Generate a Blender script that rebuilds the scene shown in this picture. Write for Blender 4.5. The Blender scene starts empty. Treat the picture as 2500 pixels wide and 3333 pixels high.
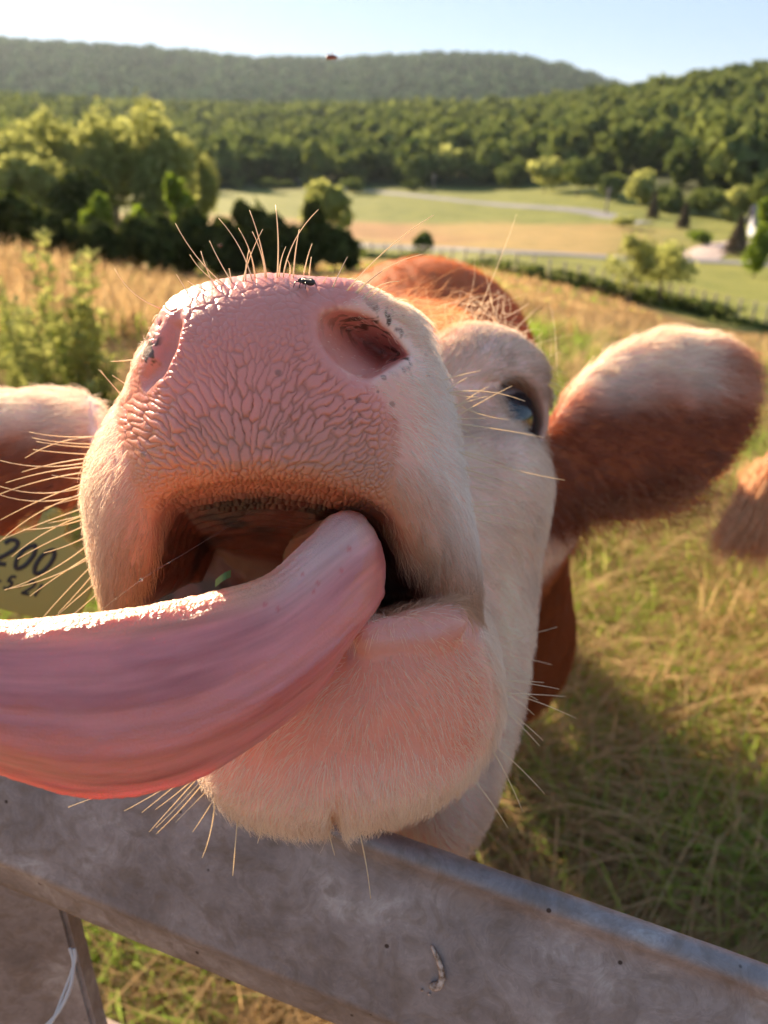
import bpy, bmesh, math, random, time
import numpy as np
from mathutils import Vector, Matrix

rng = np.random.default_rng(7)
random.seed(7)
SC = bpy.context.scene
T0 = time.time()
COL = SC.collection

# ------------------------------------------------------------------ camera
F = 2507.0                      # focal length in photograph pixels (2500 x 3333)
PITCH = math.radians(26.4)
CAM_Z = 1.45
cam = bpy.data.cameras.new("camera")
cam_o = bpy.data.objects.new("camera", cam)
COL.objects.link(cam_o)
cam_o.location = (0, 0, CAM_Z)
cam_o.rotation_euler = (math.pi / 2 - PITCH, 0, 0)
cam.sensor_fit = 'VERTICAL'
cam.sensor_height = 36.0
cam.lens = 36.0 * F / 3333.0
cam.clip_start = 0.02
cam.clip_end = 20000
cam.dof.use_dof = True
cam.dof.focus_distance = 0.275
cam.dof.aperture_fstop = cam.lens / 2.5
SC.camera = cam_o

# ------------------------------------------------------------------ light
SUN_EL = math.radians(20.0)
SUN_AZ = math.radians(-34.0)    # measured from +Y towards +X (negative = left of the view)
sun_dir = Vector((math.sin(SUN_AZ) * math.cos(SUN_EL), math.cos(SUN_AZ) * math.cos(SUN_EL), math.sin(SUN_EL)))
world = bpy.data.worlds.new("World")
SC.world = world
world.use_nodes = True
wn = world.node_tree
bg = wn.nodes["Background"]
sky = wn.nodes.new("ShaderNodeTexSky")
sky.sky_type = 'NISHITA'
sky.sun_disc = False
sky.sun_elevation = SUN_EL
sky.sun_rotation = SUN_AZ
sky.altitude = 800
sky.air_density = 0.85
sky.dust_density = 1.3
sky.ozone_density = 2.0
gam = wn.nodes.new("ShaderNodeGamma")       # one even tone curve over the whole sky, as the phone's exposure blending does
gam.inputs["Gamma"].default_value = 0.33
wn.links.new(sky.outputs[0], gam.inputs["Color"])
tin = wn.nodes.new("ShaderNodeMix"); tin.data_type = 'RGBA'; tin.blend_type = 'MULTIPLY'
tin.inputs[0].default_value = 1.0
tin.inputs[7].default_value = (0.68, 0.82, 1.0, 1)
wn.links.new(gam.outputs[0], tin.inputs[6])
wn.links.new(tin.outputs[2], bg.inputs[0])
bg.inputs[1].default_value = 0.13
sun = bpy.data.lights.new("sun", 'SUN')
sun.energy = 4.8
sun.angle = math.radians(0.6)
sun.color = (1.0, 0.76, 0.50)
sun_o = bpy.data.objects.new("sun", sun)
COL.objects.link(sun_o)
sun_o.location = sun_dir * 50
sun_o.rotation_euler = sun_dir.to_track_quat('Z', 'Y').to_euler()
SC.view_settings.view_transform = 'Standard'
SC.view_settings.look = 'None'
SC.view_settings.gamma = 1
SC.view_settings.exposure = 2.05
SC.cycles.use_denoising = True
SC.cycles.use_adaptive_sampling = True
SC.cycles.adaptive_threshold = 0.025
SC.cycles.max_bounces = 10
SC.cycles.diffuse_bounces = 9
SC.cycles.glossy_bounces = 3
SC.cycles.transmission_bounces = 6
SC.cycles.transparent_max_bounces = 8
SC.cycles.sample_clamp_indirect = 6
SC.cycles.caustics_reflective = False
SC.cycles.caustics_refractive = False
SC.cycles_curves.shape = 'THICK'
SC.cycles_curves.subdivisions = 1

# ------------------------------------------------------------------ helpers
ST, CT = math.sin(PITCH), math.cos(PITCH)

def to_world(p):
    """view frame (right, up, forward) -> world, arrays or tuples"""
    p = np.asarray(p, dtype=float)
    X, Y, Z = p[..., 0], p[..., 1], p[..., 2]
    return np.stack([X, Y * ST + Z * CT, Y * CT - Z * ST + CAM_Z], -1)

def from_world(p):
    p = np.asarray(p, dtype=float)
    x, y, z = p[..., 0], p[..., 1], p[..., 2] - CAM_Z
    return np.stack([x, y * ST + z * CT, y * CT - z * ST], -1)

def P(u, v, d):
    return np.array([(u - 1250.0) / F * d, -(v - 1666.5) / F * d, d])

def PW(u, v, d):
    return to_world(P(u, v, d))

def link(name, data, parent=None, mat=None):
    o = bpy.data.objects.new(name, data)
    COL.objects.link(o)
    if parent is not None:
        o.parent = parent
    if mat is not None:
        data.materials.append(mat)
    return o

def tag(o, label=None, cat=None, group=None, kind=None):
    if label: o["label"] = label
    if cat: o["category"] = cat
    if group: o["group"] = group
    if kind: o["kind"] = kind
    return o

def mesh_np(name, verts, faces, smooth=True):
    me = bpy.data.meshes.new(name)
    verts = np.asarray(verts, dtype=np.float32)
    if isinstance(faces, np.ndarray):
        n, k = faces.shape
        me.vertices.add(len(verts))
        me.vertices.foreach_set("co", verts.ravel())
        me.loops.add(n * k)
        me.loops.foreach_set("vertex_index", faces.astype(np.int32).ravel())
        me.polygons.add(n)
        me.polygons.foreach_set("loop_start", np.arange(0, n * k, k, dtype=np.int32))
        me.polygons.foreach_set("loop_total", np.full(n, k, dtype=np.int32))
        me.update(calc_edges=True)
        me.validate()
    else:
        me.from_pydata([tuple(map(float, v)) for v in verts], [], faces)
        me.update()
    if smooth:
        me.polygons.foreach_set("use_smooth", np.ones(len(me.polygons), dtype=bool))
    return me

def set_color(me, name, rgb):
    at = me.attributes.new(name, 'FLOAT_COLOR', 'POINT')
    rgba = np.ones((len(rgb), 4), dtype=np.float32)
    rgba[:, :3] = rgb
    at.data.foreach_set("color", rgba.ravel())

def set_float(me, name, val):
    at = me.attributes.new(name, 'FLOAT', 'POINT')
    at.data.foreach_set("value", np.asarray(val, dtype=np.float32))

def sstep(a, b, x):
    t = np.clip((x - a) / (b - a), 0, 1)
    return t * t * (3 - 2 * t)

def mix(a, b, t):
    return a + (b - a) * t

def spline(pts, n, closed=False):
    """Catmull-Rom through pts -> n samples (works for any number of columns)"""
    p = np.asarray(pts, dtype=float)
    m = len(p)
    if closed:
        t = np.linspace(0, m, n, endpoint=False)
        i = np.floor(t).astype(int)
        f = (t - i)[:, None]
        p0, p1, p2, p3 = p[(i - 1) % m], p[i % m], p[(i + 1) % m], p[(i + 2) % m]
    else:
        t = np.linspace(0, m - 1, n)
        i = np.clip(np.floor(t).astype(int), 0, m - 2)
        f = (t - i)[:, None]
        p0 = p[np.clip(i - 1, 0, m - 1)]
        p1, p2 = p[i], p[i + 1]
        p3 = p[np.clip(i + 2, 0, m - 1)]
    return 0.5 * (2 * p1 + (p2 - p0) * f + (2 * p0 - 5 * p1 + 4 * p2 - p3) * f ** 2 + (3 * p1 - p0 - 3 * p2 + p3) * f ** 3)

# value noise, 3-d, vectorised
_perm = rng.random((64, 64, 64)).astype(np.float32)
def vnoise(p):
    p = np.asarray(p, dtype=np.float32)
    i = np.floor(p).astype(int)
    f = p - i
    f = f * f * (3 - 2 * f)
    i &= 63
    j = (i + 1) & 63
    g = lambda a, b, c: _perm[a, b, c]
    x0, y0, z0, x1, y1, z1 = i[..., 0], i[..., 1], i[..., 2], j[..., 0], j[..., 1], j[..., 2]
    fx, fy, fz = f[..., 0], f[..., 1], f[..., 2]
    a = mix(mix(g(x0, y0, z0), g(x1, y0, z0), fx), mix(g(x0, y1, z0), g(x1, y1, z0), fx), fy)
    b = mix(mix(g(x0, y0, z1), g(x1, y0, z1), fx), mix(g(x0, y1, z1), g(x1, y1, z1), fx), fy)
    return mix(a, b, fz) * 2 - 1

def fbm(p, oct=4):
    p = np.asarray(p, dtype=np.float32)
    r, a = 0, 0.5
    for k in range(oct):
        r = r + a * vnoise(p * 2 ** k + 17.3 * k)
        a *= 0.5
    return r

# ------------------------------------------------------------------ material helpers
def new_mat(name):
    m = bpy.data.materials.new(name)
    m.use_nodes = True
    nt = m.node_tree
    b = nt.nodes["Principled BSDF"]
    return m, nt, b

def N(nt, typ, **kw):
    n = nt.nodes.new(typ)
    for k, v in kw.items():
        setattr(n, k, v)
    return n

def attr(nt, name, typ='GEOMETRY'):
    a = nt.nodes.new("ShaderNodeAttribute")
    a.attribute_name = name
    a.attribute_type = typ
    return a

def ramp(nt, stops, interp='LINEAR'):
    r = nt.nodes.new("ShaderNodeValToRGB")
    e = r.color_ramp.elements
    r.color_ramp.interpolation = interp
    while len(e) < len(stops):
        e.new(0.5)
    for k, (pos, c) in enumerate(stops):
        e[k].position = pos
        e[k].color = (*c, 1) if len(c) == 3 else c
    return r

# ------------------------------------------------------------------ implicit surfaces
class Outline:
    """signed distance to a smooth closed outline drawn at one section of the animal"""
    def __init__(self, pts, n=160, step=10.0, pad=500):
        c = spline(pts, n, True)
        lo, hi = c.min(0) - pad, c.max(0) + pad
        self.lo, self.step = lo, step
        nx, ny = [int(v) for v in np.ceil((hi - lo) / step)]
        gx, gy = np.meshgrid(lo[0] + np.arange(nx) * step, lo[1] + np.arange(ny) * step, indexing='ij')
        q = np.stack([gx.ravel(), gy.ravel()], -1).astype(np.float32)
        d = np.full(len(q), 1e9, dtype=np.float32)
        ins = np.zeros(len(q), dtype=bool)
        for k in range(n):
            a, b = c[k], c[(k + 1) % n]
            ab = b - a
            t = np.clip(((q - a) @ ab) / max(ab @ ab, 1e-9), 0, 1)
            dd = ((q - a - t[:, None] * ab) ** 2).sum(1)
            d = np.minimum(d, dd)
            cr = ((a[1] > q[:, 1]) != (b[1] > q[:, 1]))
            if abs(ab[1]) > 1e-9:
                ins ^= cr & (q[:, 0] < (q[:, 1] - a[1]) / ab[1] * ab[0] + a[0])
        d = np.sqrt(d)
        d[ins] *= -1
        self.g = d.reshape(nx, ny)
        self.nx, self.ny = nx, ny
    def __call__(self, u, v):
        x = np.clip((u - self.lo[0]) / self.step, 0, self.nx - 1.001)
        y = np.clip((v - self.lo[1]) / self.step, 0, self.ny - 1.001)
        i, j = x.astype(int), y.astype(int)
        fx, fy = x - i, y - j
        g = self.g
        d = (g[i, j] * (1 - fx) + g[i + 1, j] * fx) * (1 - fy) + (g[i, j + 1] * (1 - fx) + g[i + 1, j + 1] * fx) * fy
        # keep growing outside of the raster
        ox = np.maximum(np.maximum(self.lo[0] - u, u - (self.lo[0] + self.step * (self.nx - 1))), 0)
        oy = np.maximum(np.maximum(self.lo[1] - v, v - (self.lo[1] + self.step * (self.ny - 1))), 0)
        return d + np.hypot(ox, oy)

def smin(a, b, k):
    h = np.clip(0.5 + 0.5 * (b - a) / k, 0, 1)
    return b + (a - b) * h - k * h * (1 - h)

def smax(a, b, k):
    return -smin(-a, -b, k)

def rmax(a, b, R):
    """intersection with a true round edge"""
    return np.minimum(np.maximum(a, b), -R) * 0 + np.minimum(np.maximum(a + R, b + R), 0) + np.hypot(np.maximum(a + R, 0), np.maximum(b + R, 0)) - R

def capsule(p, a, b, ra, rb):
    a, b = np.asarray(a, float), np.asarray(b, float)
    ab = b - a
    t = np.clip(((p - a) @ ab) / (ab @ ab), 0, 1)
    return np.sqrt(((p - a - t[..., None] * ab) ** 2).sum(-1)) - (ra + (rb - ra) * t)

def ellipsoid(p, c, r, R=None):
    q = p - np.asarray(c, float)
    if R is not None:
        q = q @ R
    r = np.asarray(r, float)
    k0 = np.sqrt(((q / r) ** 2).sum(-1))
    k1 = np.sqrt(((q / r ** 2) ** 2).sum(-1))
    return k0 * (k0 - 1) / np.maximum(k1, 1e-6)

def sparse_surface(func, lo, hi, delta, to_p, scale, coarse=8):
    """Surface nets on a sparse grid. func(p) -> distance; to_p maps grid coordinates to points;
    scale(q) local metres per grid unit."""
    lo, hi = np.asarray(lo, float), np.asarray(hi, float)
    D = delta * coarse
    n = np.ceil((hi - lo) / D).astype(int)
    ax = [lo[k] + (np.arange(n[k]) + 0.5) * D for k in range(3)]
    cells = []
    for i in range(n[0]):
        g = np.stack(np.meshgrid([ax[0][i]], ax[1], ax[2], indexing='ij'), -1).reshape(-1, 3)
        d = func(to_p(g))
        act = np.abs(d) < scale(g) * D * 1.5
        idx = np.nonzero(act)[0]
        if len(idx):
            cells.append(np.stack([np.full(len(idx), i), idx // n[2], idx % n[2]], -1))
    cells = np.concatenate(cells)
    mid = 2                                              # second level: blocks of 2 x 2 x 2 fine cells
    r = coarse // mid
    off = np.stack(np.meshgrid(*[np.arange(r)] * 3, indexing='ij'), -1).reshape(-1, 3)
    cells = (cells[:, None, :] * r + off[None]).reshape(-1, 3)
    keep = np.zeros(len(cells), dtype=bool)
    for s in range(0, len(cells), 400000):
        g = lo + (cells[s:s + 400000] + 0.5) * (delta * mid)
        keep[s:s + 400000] = np.abs(func(to_p(g))) < scale(g) * delta * mid * 3.0
    cells = cells[keep]
    off = np.stack(np.meshgrid(*[np.arange(mid)] * 3, indexing='ij'), -1).reshape(-1, 3)
    pts = (cells[:, None, :] * mid + off[None]).reshape(-1, 3)
    big = n * coarse + 4
    key = (pts[:, 0] * big[1] + pts[:, 1]) * big[2] + pts[:, 2]
    o = np.argsort(key)
    key, pts = key[o], pts[o]
    val = np.empty(len(pts), dtype=np.float32)
    print('fine points', len(pts), time.time() - T0)
    B = 400000
    for s in range(0, len(pts), B):
        val[s:s + B] = func(to_p(lo + pts[s:s + B] * delta))
    def find(k):
        j = np.clip(np.searchsorted(key, k), 0, len(key) - 1)
        return np.where(key[j] == k, j, -1)
    st = np.array([big[1] * big[2], big[2], 1])
    # a cell needs its 8 corners
    corner = [find(key + dx * st[0] + dy * st[1] + dz * st[2]) for dx in (0, 1) for dy in (0, 1) for dz in (0, 1)]
    corner = np.stack(corner, -1)
    okc = (corner >= 0).all(1)
    cv = np.where(okc[:, None], val[np.maximum(corner, 0)], 1.0)
    sg = cv < 0
    act = okc & sg.any(1) & ~sg.all(1)
    ci = np.nonzero(act)[0]
    vid = np.full(len(key), -1)
    vid[ci] = np.arange(len(ci))
    # vertex position: mean of edge crossings
    c8 = cv[ci]
    offs = np.array([(dx, dy, dz) for dx in (0, 1) for dy in (0, 1) for dz in (0, 1)], float)
    acc = np.zeros((len(ci), 3)); cnt = np.zeros(len(ci))
    for a in range(8):
        for b in range(a + 1, 8):
            if np.abs(offs[a] - offs[b]).sum() == 1:
                m = (c8[:, a] < 0) != (c8[:, b] < 0)
                t = np.where(m, c8[:, a] / np.where(m, c8[:, a] - c8[:, b], 1), 0)
                acc += m[:, None] * (offs[a] + t[:, None] * (offs[b] - offs[a]))
                cnt += m
    q = lo + (pts[ci] + acc / cnt[:, None]) * delta
    faces = []
    for axis in range(3):
        e1 = corner[:, [4, 2, 1][axis]]
        m = (e1 >= 0) & ((val < 0) != (val[np.maximum(e1, 0)] < 0))
        idx = np.nonzero(m)[0]
        b1, b2 = st[(axis + 1) % 3], st[(axis + 2) % 3]
        k = key[idx]
        v0 = vid[idx]
        def look(kk):
            j = find(kk)
            return np.where(j >= 0, vid[np.maximum(j, 0)], -1)
        v1, v2, v3 = look(k - b1), look(k - b1 - b2), look(k - b2)
        quad = np.stack([v0, v1, v2, v3], -1)
        ok = (quad >= 0).all(1)
        flip = val[idx] < 0
        quad = np.where(flip[:, None], quad, quad[:, ::-1])
        faces.append(quad[ok])
    faces = np.concatenate(faces)
    p = to_p(q)
    print('nets', time.time() - T0)
    # two projection steps onto the surface
    h = scale(q) * delta * 0.5
    g = sdf_grad(func, p, h)
    g2 = np.maximum((g * g).sum(-1), 0.2)
    for _ in range(2):
        p = p - g * np.clip(func(p) / g2, -h, h)[:, None]
    return p, faces

def sdf_grad(func, p, h):
    g = np.empty_like(p)
    for k in range(3):
        e = np.zeros(3); e[k] = 1
        hp = h[:, None] * e
        g[:, k] = (func(p + hp) - func(p - hp)) / (2 * h)
    return g

def uv_of(p):
    return 1250 + F * p[..., 0] / p[..., 2], 1666.5 - F * p[..., 1] / p[..., 2]

# ------------------------------------------------------------------ the cow's form
O_MUZZLE = Outline([(625, 1022), (690, 985), (785, 962), (960, 943), (1120, 962), (1240, 1004), (1340, 1085), (1430, 1190),
                    (1478, 1330), (1505, 1480), (1535, 1640), (1575, 1810), (1600, 1960), (1590, 2080), (1400, 2140), (900, 2150), (420, 2140),
                    (262, 2070), (196, 1920), (170, 1760), (160, 1600), (182, 1500), (228, 1420), (318, 1335), (448, 1258),
                    (524, 1175), (572, 1095)])
O_MOUTH = Outline([(560, 1618), (650, 1585), (800, 1565), (960, 1568), (1120, 1600), (1235, 1650), (1305, 1745), (1365, 1850),
                   (1450, 1930), (1545, 1985), (1575, 2060), (1530, 2220), (1400, 2400), (300, 2400), (330, 2180), (370, 2050), (430, 1930), (480, 1800), (510, 1690)])
O_CHIN = Outline([(1100, 2060), (1215, 2008), (1310, 1975), (1400, 1956), (1470, 1960), (1520, 2010), (1580, 2085), (1615, 2180), (1632, 2300),
                  (1612, 2412), (1552, 2510), (1450, 2585), (1315, 2632), (1180, 2660), (1095, 2662), (980, 2678), (850, 2668), (722, 2622),
                  (642, 2552), (605, 2460), (650, 2330), (790, 2210), (950, 2130)])
O_JAW = Outline([(1480, 1450), (1740, 1660), (1752, 1900), (1762, 2150), (1735, 2350), (1680, 2510), (1600, 2670), (1530, 2755),
                 (1470, 2785), (1390, 2780), (1250, 2730), (1050, 2640), (800, 2500), (560, 2250), (420, 1900), (420, 1500), (850, 1200)])
O_FACE = Outline([(1200, 1160), (1370, 1158), (1480, 1122), (1565, 1122), (1640, 1165), (1705, 1235), (1752, 1310), (1772, 1390), (1750, 1480), (1768, 1560),
                  (1758, 1640), (1735, 1730), (1740, 1950), (1600, 2150), (900, 2150), (500, 1850), (380, 1500), (480, 1300), (800, 1180)])
O_EARR = Outline([(1740, 1430), (1800, 1368), (1850, 1285), (1930, 1195), (2050, 1118), (2180, 1088), (2300, 1098), (2395, 1135),
                  (2458, 1200), (2470, 1270), (2445, 1370), (2385, 1475), (2295, 1570), (2180, 1630), (2050, 1655), (1900, 1675), (1790, 1715), (1735, 1640)])
O_EARL = Outline([(345, 1390), (310, 1300), (220, 1278), (100, 1272), (-40, 1285), (-180, 1335), (-320, 1440), (-380, 1540), (-300, 1650), (-150, 1730), (0, 1745),
                  (45, 1690), (90, 1665), (160, 1660), (240, 1610), (320, 1520)])

def section(p, ref, sx=0.0, sy=0.0, taper=0.0, c=(900, 1500)):
    """outline coordinates of points, for an outline drawn at depth ref and swept backwards"""
    Z = p[..., 2]
    X = p[..., 0] - sx * (Z - ref)
    Y = p[..., 1] - sy * (Z - ref)
    s = 1.0 / np.maximum(1.0 - taper * (Z - ref), 0.2)
    u = 1250 + F * X / ref
    v = 1666.5 - F * Y / ref
    return c[0] + (u - c[0]) * s, c[1] + (v - c[1]) * s

EYE = P(1628, 1358, 0.508)

O_NOSTRIL = Outline([(1056, 1056), (1070, 1112), (1126, 1184), (1200, 1226), (1268, 1206), (1330, 1180), (1362, 1160), (1330, 1110), (1270, 1056), (1200, 1022), (1112, 1014), (1068, 1030)], 90, 4.0, 200)

def nostrils(p):
    # animal's own left nostril (towards the picture's right): comma-shaped and running backwards
    Z = p[..., 2]
    u, v = uv_of(p)
    su, sv = u - (Z - 0.28) * 900, v - (Z - 0.28) * 500
    n1 = smax((O_NOSTRIL(su, sv) - 13) / F * 0.285 + 0.20 * (Z - 0.272), (Z - 0.335) * 0.9, 0.012)
    # the other nostril, seen edge-on as a slit that widens inwards
    sl = [(562, 1022, 0.0014), (555, 1070, 0.0040), (540, 1130, 0.0054), (517, 1182, 0.0050), (466, 1238, 0.0032), (400, 1288, 0.0014)]
    n2 = np.full(p.shape[:-1], 9.0)
    for (u0, v0, r0), (u1, v1, r1) in zip(sl[:-1], sl[1:]):
        n2 = np.minimum(n2, capsule(p, P(u0, v0, 0.2735), P(u1, v1, 0.2735 + 0.006 * (v1 > 1200) + 0.006 * (v1 > 1250)), r0, r1))
    n2 = smin(n2, capsule(p, P(565, 1080, 0.286), P(555, 1175, 0.288), 0.0045, 0.0058), 0.004)
    n2 = smin(n2, capsule(p, P(610, 1120, 0.305), P(605, 1190, 0.310), 0.0060, 0.0065), 0.006)
    return n1, n2

def head_sdf(p):
    Z = p[..., 2]
    u, v = uv_of(p)
    # ---- upper muzzle
    su, sv = section(p, 0.325, 0.12, 0.05, np.where(Z > 0.325, 2.6, 0.0), (930, 1500))
    d2 = O_MUZZLE(su, sv) / F * 0.325
    zf = 0.2605 + 0.80e-7 * (u - 840) ** 2 - 1.5e-5 * (v - 1250)
    zf = zf + 0.018 * sstep(1540, 2050, v)                                       # lips fall back towards the corners
    zf = zf + 0.012 * sstep(1150, 1500, u) + 0.046 * (np.clip(580 - u, 0, 400) / 340) ** 1.5 * sstep(1150, 1330, v) + 0.006 * sstep(520, 250, u)
    up = rmax(d2, (zf - Z) * 0.93, 0.034)
    up = np.maximum(up, Z - 0.40)
    # wing folds round the nostrils
    up = smin(up, capsule(p, P(1150, 1015, 0.294), P(1310, 1090, 0.322), 0.0065, 0.0060), 0.020)
    # shallow furrow down the middle of the upper lip
    fur = np.exp(-((u - 800) / 34) ** 2) * sstep(1250, 1420, v) * sstep(1640, 1520, v)
    up = up + 0.0016 * fur
    # ---- bridge of the nose, running back to the face
    tube = capsule(p, P(900, 1440, 0.35), P(1080, 1480, 0.54), 0.048, 0.085)
    up = smin(up, tube, 0.020)
    # ---- face behind
    su, sv = section(p, 0.51, -0.10, -0.10, 0.9, (1000, 1450))
    face = rmax(O_FACE(su, sv) / F * 0.51, (0.455 - Z) + 0.02 * sstep(1350, 1750, u), 0.05)
    brow = ellipsoid(p, P(1565, 1232, 0.515), (0.040, 0.029, 0.045))
    cheek = ellipsoid(p, P(1610, 1590, 0.49), (0.028, 0.040, 0.06))
    face = smin(smin(face, brow, 0.03), cheek, 0.03)
    face = np.maximum(face, Z - 0.72)
    # ---- jaw
    su, sv = section(p, 0.44, 0.05, 0.02, 0.8, (1100, 2000))
    jaw = rmax(O_JAW(su, sv) / F * 0.44, (0.405 - Z) + 0.03 * sstep(1500, 1750, u), 0.045)
    jaw = np.maximum(jaw, Z - 0.62)
    d = smin(face, jaw, 0.025)
    d = smin(up, d, 0.012)
    # ---- mouth
    m2 = O_MOUTH(u, v) / F * 0.29
    mouth = smax(m2 + 0.22 * np.maximum(Z - 0.29, 0), Z - 0.42, 0.05)
    kk = 0.013 + 0.024 * sstep(760, 420, u) + 0.012 * sstep(1150, 1350, u) * sstep(1700, 1850, v)
    d = smax(d, -mouth, kk)
    # ---- lower jaw and chin
    su, sv = section(p, 0.318, 0.12, -0.02, 0.0)
    c2 = O_CHIN(su, sv) / F * 0.318
    zc = 0.272 + 1.1e-7 * (u - 1130) ** 2 + 1.2e-5 * np.maximum(v - 2300, 0) + 0.0025 * np.exp(-((v - 2120) / 40) ** 2) * sstep(1000, 1150, u)
    chin = rmax(c2, (zc - Z) * 0.95, 0.034)
    chin = chin + 0.006 * np.exp(-((u - 1092) / 26) ** 2) * sstep(2560, 2680, v)
    lip = capsule(p, P(1200, 2070, 0.279), P(1470, 2015, 0.293), 0.0045, 0.0062)
    chin = smin(chin, lip, 0.015)
    chin = np.maximum(chin, Z - 0.48)
    d = smin(d, chin, 0.007)
    n1, n2 = nostrils(p)
    d = smax(d, -n1, 0.0045)
    d = smax(d, -n2, 0.0040)
    # ---- eye socket
    e = np.sqrt(((p - EYE) ** 2).sum(-1))
    lid = e - 0.0265
    d = smin(d, lid, 0.012)
    ed = (p - EYE) / np.maximum(e, 1e-6)[..., None]
    look = P(1693, 1352, 0.5) * -1 + np.array([0.26, 0.08, 0.0])
    look = look / np.linalg.norm(look)
    side = np.array([0.66, -0.72, 0.25]); side = side - look * (side @ look); side /= np.linalg.norm(side)
    upv = np.cross(side, look)
    q = np.stack([(p - EYE) @ side, (p - EYE) @ upv, (p - EYE) @ look], -1)
    slit = np.sqrt((q[..., 0] / 0.0225) ** 2 + (q[..., 1] / 0.0155) ** 2)
    hole = np.maximum((slit - 1) * 0.012, -q[..., 2])
    d = smax(d, -hole, 0.004)
    return d

def ears_sdf(p):
    Z = p[..., 2]
    u, v = uv_of(p)
    t = (v - (1420 - 0.12 * (u - 1800))) / 290
    s = (u - 1740) / 740
    zs = 0.555 + 0.032 * t ** 2 + 0.035 * s
    R = smax(O_EARR(u, v) / F * 0.57, np.abs(Z - zs - 0.008) * 0.9 - 0.010, 0.010)
    t = (v - (1490 + 0.10 * u)) / 230
    s = (340 - u) / 700
    zs = 0.545 + 0.030 * t ** 2 + 0.04 * s
    L = smax(O_EARL(u, v) / F * 0.56, np.abs(Z - zs - 0.008) * 0.9 - 0.010, 0.010)
    return np.minimum(R, L)

def body_sdf(p):
    w = to_world(p)
    d = capsule(w, (-0.035, 0.50, 1.19), (0.0, 0.95, 1.00), 0.085, 0.15)
    d = smin(d, capsule(w, (0.0, 0.90, 0.94), (0.02, 1.35, 0.80), 0.17, 0.25), 0.08)
    d = smin(d, capsule(w, tuple(to_world(P(1560, 1700, 0.64))), tuple(to_world(P(1540, 2050, 1.0))), 0.065, 0.125), 0.06)
    y = w[:, 1] > 0.8
    if y.any():
        wy = w[y]; e = d[y]
        e = smin(e, capsule(wy, (0.10, 1.30, 1.05), (0.08, 1.60, 0.99), 0.105, 0.12), 0.12)
        e = smin(e, ellipsoid(wy, (0.05, 1.60, 0.76), (0.26, 0.52, 0.34)), 0.12)
        e = smin(e, ellipsoid(wy, (0.10, 2.02, 0.84), (0.31, 0.28, 0.32)), 0.14)
        for sx in (-1, 1):
            lo = (wy[:, 2] < 0.9) & (wy[:, 0] * sx > -0.1)
            l = wy[lo]; f = e[lo]
            f = smin(f, capsule(l, (0.17 * sx, 1.22, 0.62), (0.15 * sx, 1.16, 0.36), 0.10, 0.055), 0.06)
            f = smin(f, capsule(l, (0.15 * sx, 1.16, 0.38), (0.15 * sx, 1.18, 0.07), 0.050, 0.036), 0.03)
            f = smin(f, capsule(l, (0.15 * sx, 1.18, 0.06), (0.15 * sx, 1.15, -0.01), 0.040, 0.052), 0.02)
            f = smin(f, capsule(l, (0.16 * sx, 2.06, 0.72), (0.15 * sx, 1.98, 0.50), 0.17, 0.085), 0.08)
            f = smin(f, capsule(l, (0.15 * sx, 1.98, 0.50), (0.15 * sx, 2.14, 0.36), 0.080, 0.050), 0.04)
            f = smin(f, capsule(l, (0.15 * sx, 2.14, 0.36), (0.15 * sx, 2.09, 0.03), 0.045, 0.036), 0.03)
            f = smin(f, capsule(l, (0.15 * sx, 2.09, 0.03), (0.15 * sx, 2.05, -0.04), 0.042, 0.052), 0.02)
            e[lo] = f
        d[y] = e
    return d

def cow_sdf(p):
    Z = p[..., 2]
    d = np.full(Z.shape, 9.0)
    h = Z < 0.85
    if h.any():
        ph = p[h]
        dh = smin(head_sdf(ph), ears_sdf(ph), 0.016)
        d[h] = dh
    b = Z > 0.36
    if b.any():
        db = body_sdf(p[b])
        d[b] = smin(d[b], db, 0.05)
    return d

def persp(q):
    Z = np.exp(q[..., 2])
    return np.stack([q[..., 0] * Z, q[..., 1] * Z, Z], -1)

DELTA = 0.0045
cp, cf = sparse_surface(cow_sdf, (-0.75, -0.85, math.log(0.225)), (0.56, 0.36, math.log(2.7)), DELTA, persp, lambda q: np.exp(q[:, 2]))
print("cow", len(cp), len(cf), time.time() - T0)

# refine the bare nose so that its ridges are real relief
cu, cv = uv_of(cp)
O_PAD = Outline([(500, 960), (600, 890), (780, 860), (960, 850), (1120, 890), (1140, 960), (1085, 1010), (1040, 1060), (1060, 1125), (1120, 1200), (1200, 1250),
                 (1262, 1300), (1290, 1400), (1285, 1520), (1290, 1600), (1290, 1700), (900, 1700), (540, 1720), (470, 1640), (425, 1520), (380, 1400), (370, 1310),
                 (430, 1240), (470, 1130)])

def refine(p, f, sel):
    """split the selected quads 2x2 (neighbours become n-gons turned into triangles)"""
    bm = bmesh.new()
    vs = [bm.verts.new(c) for c in p]
    bm.verts.index_update()
    sel_f = []
    for q, k in zip(f.tolist(), sel):
        try:
            fc = bm.faces.new([vs[i] for i in q])
        except ValueError:
            continue
        if k: sel_f.append(fc)
    ed = list({e for fc in sel_f for e in fc.edges})
    bmesh.ops.subdivide_edges(bm, edges=ed, cuts=2, use_grid_fill=True)
    bmesh.ops.triangulate(bm, faces=[fc for fc in bm.faces if len(fc.verts) > 4])
    return bm

fu, fv, fz = cu[cf].mean(1), cv[cf].mean(1), cp[cf][:, :, 2].mean(1)
near = (fz < 0.335) & (O_PAD(fu, fv) < 60) & (fv < 1660)
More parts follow.
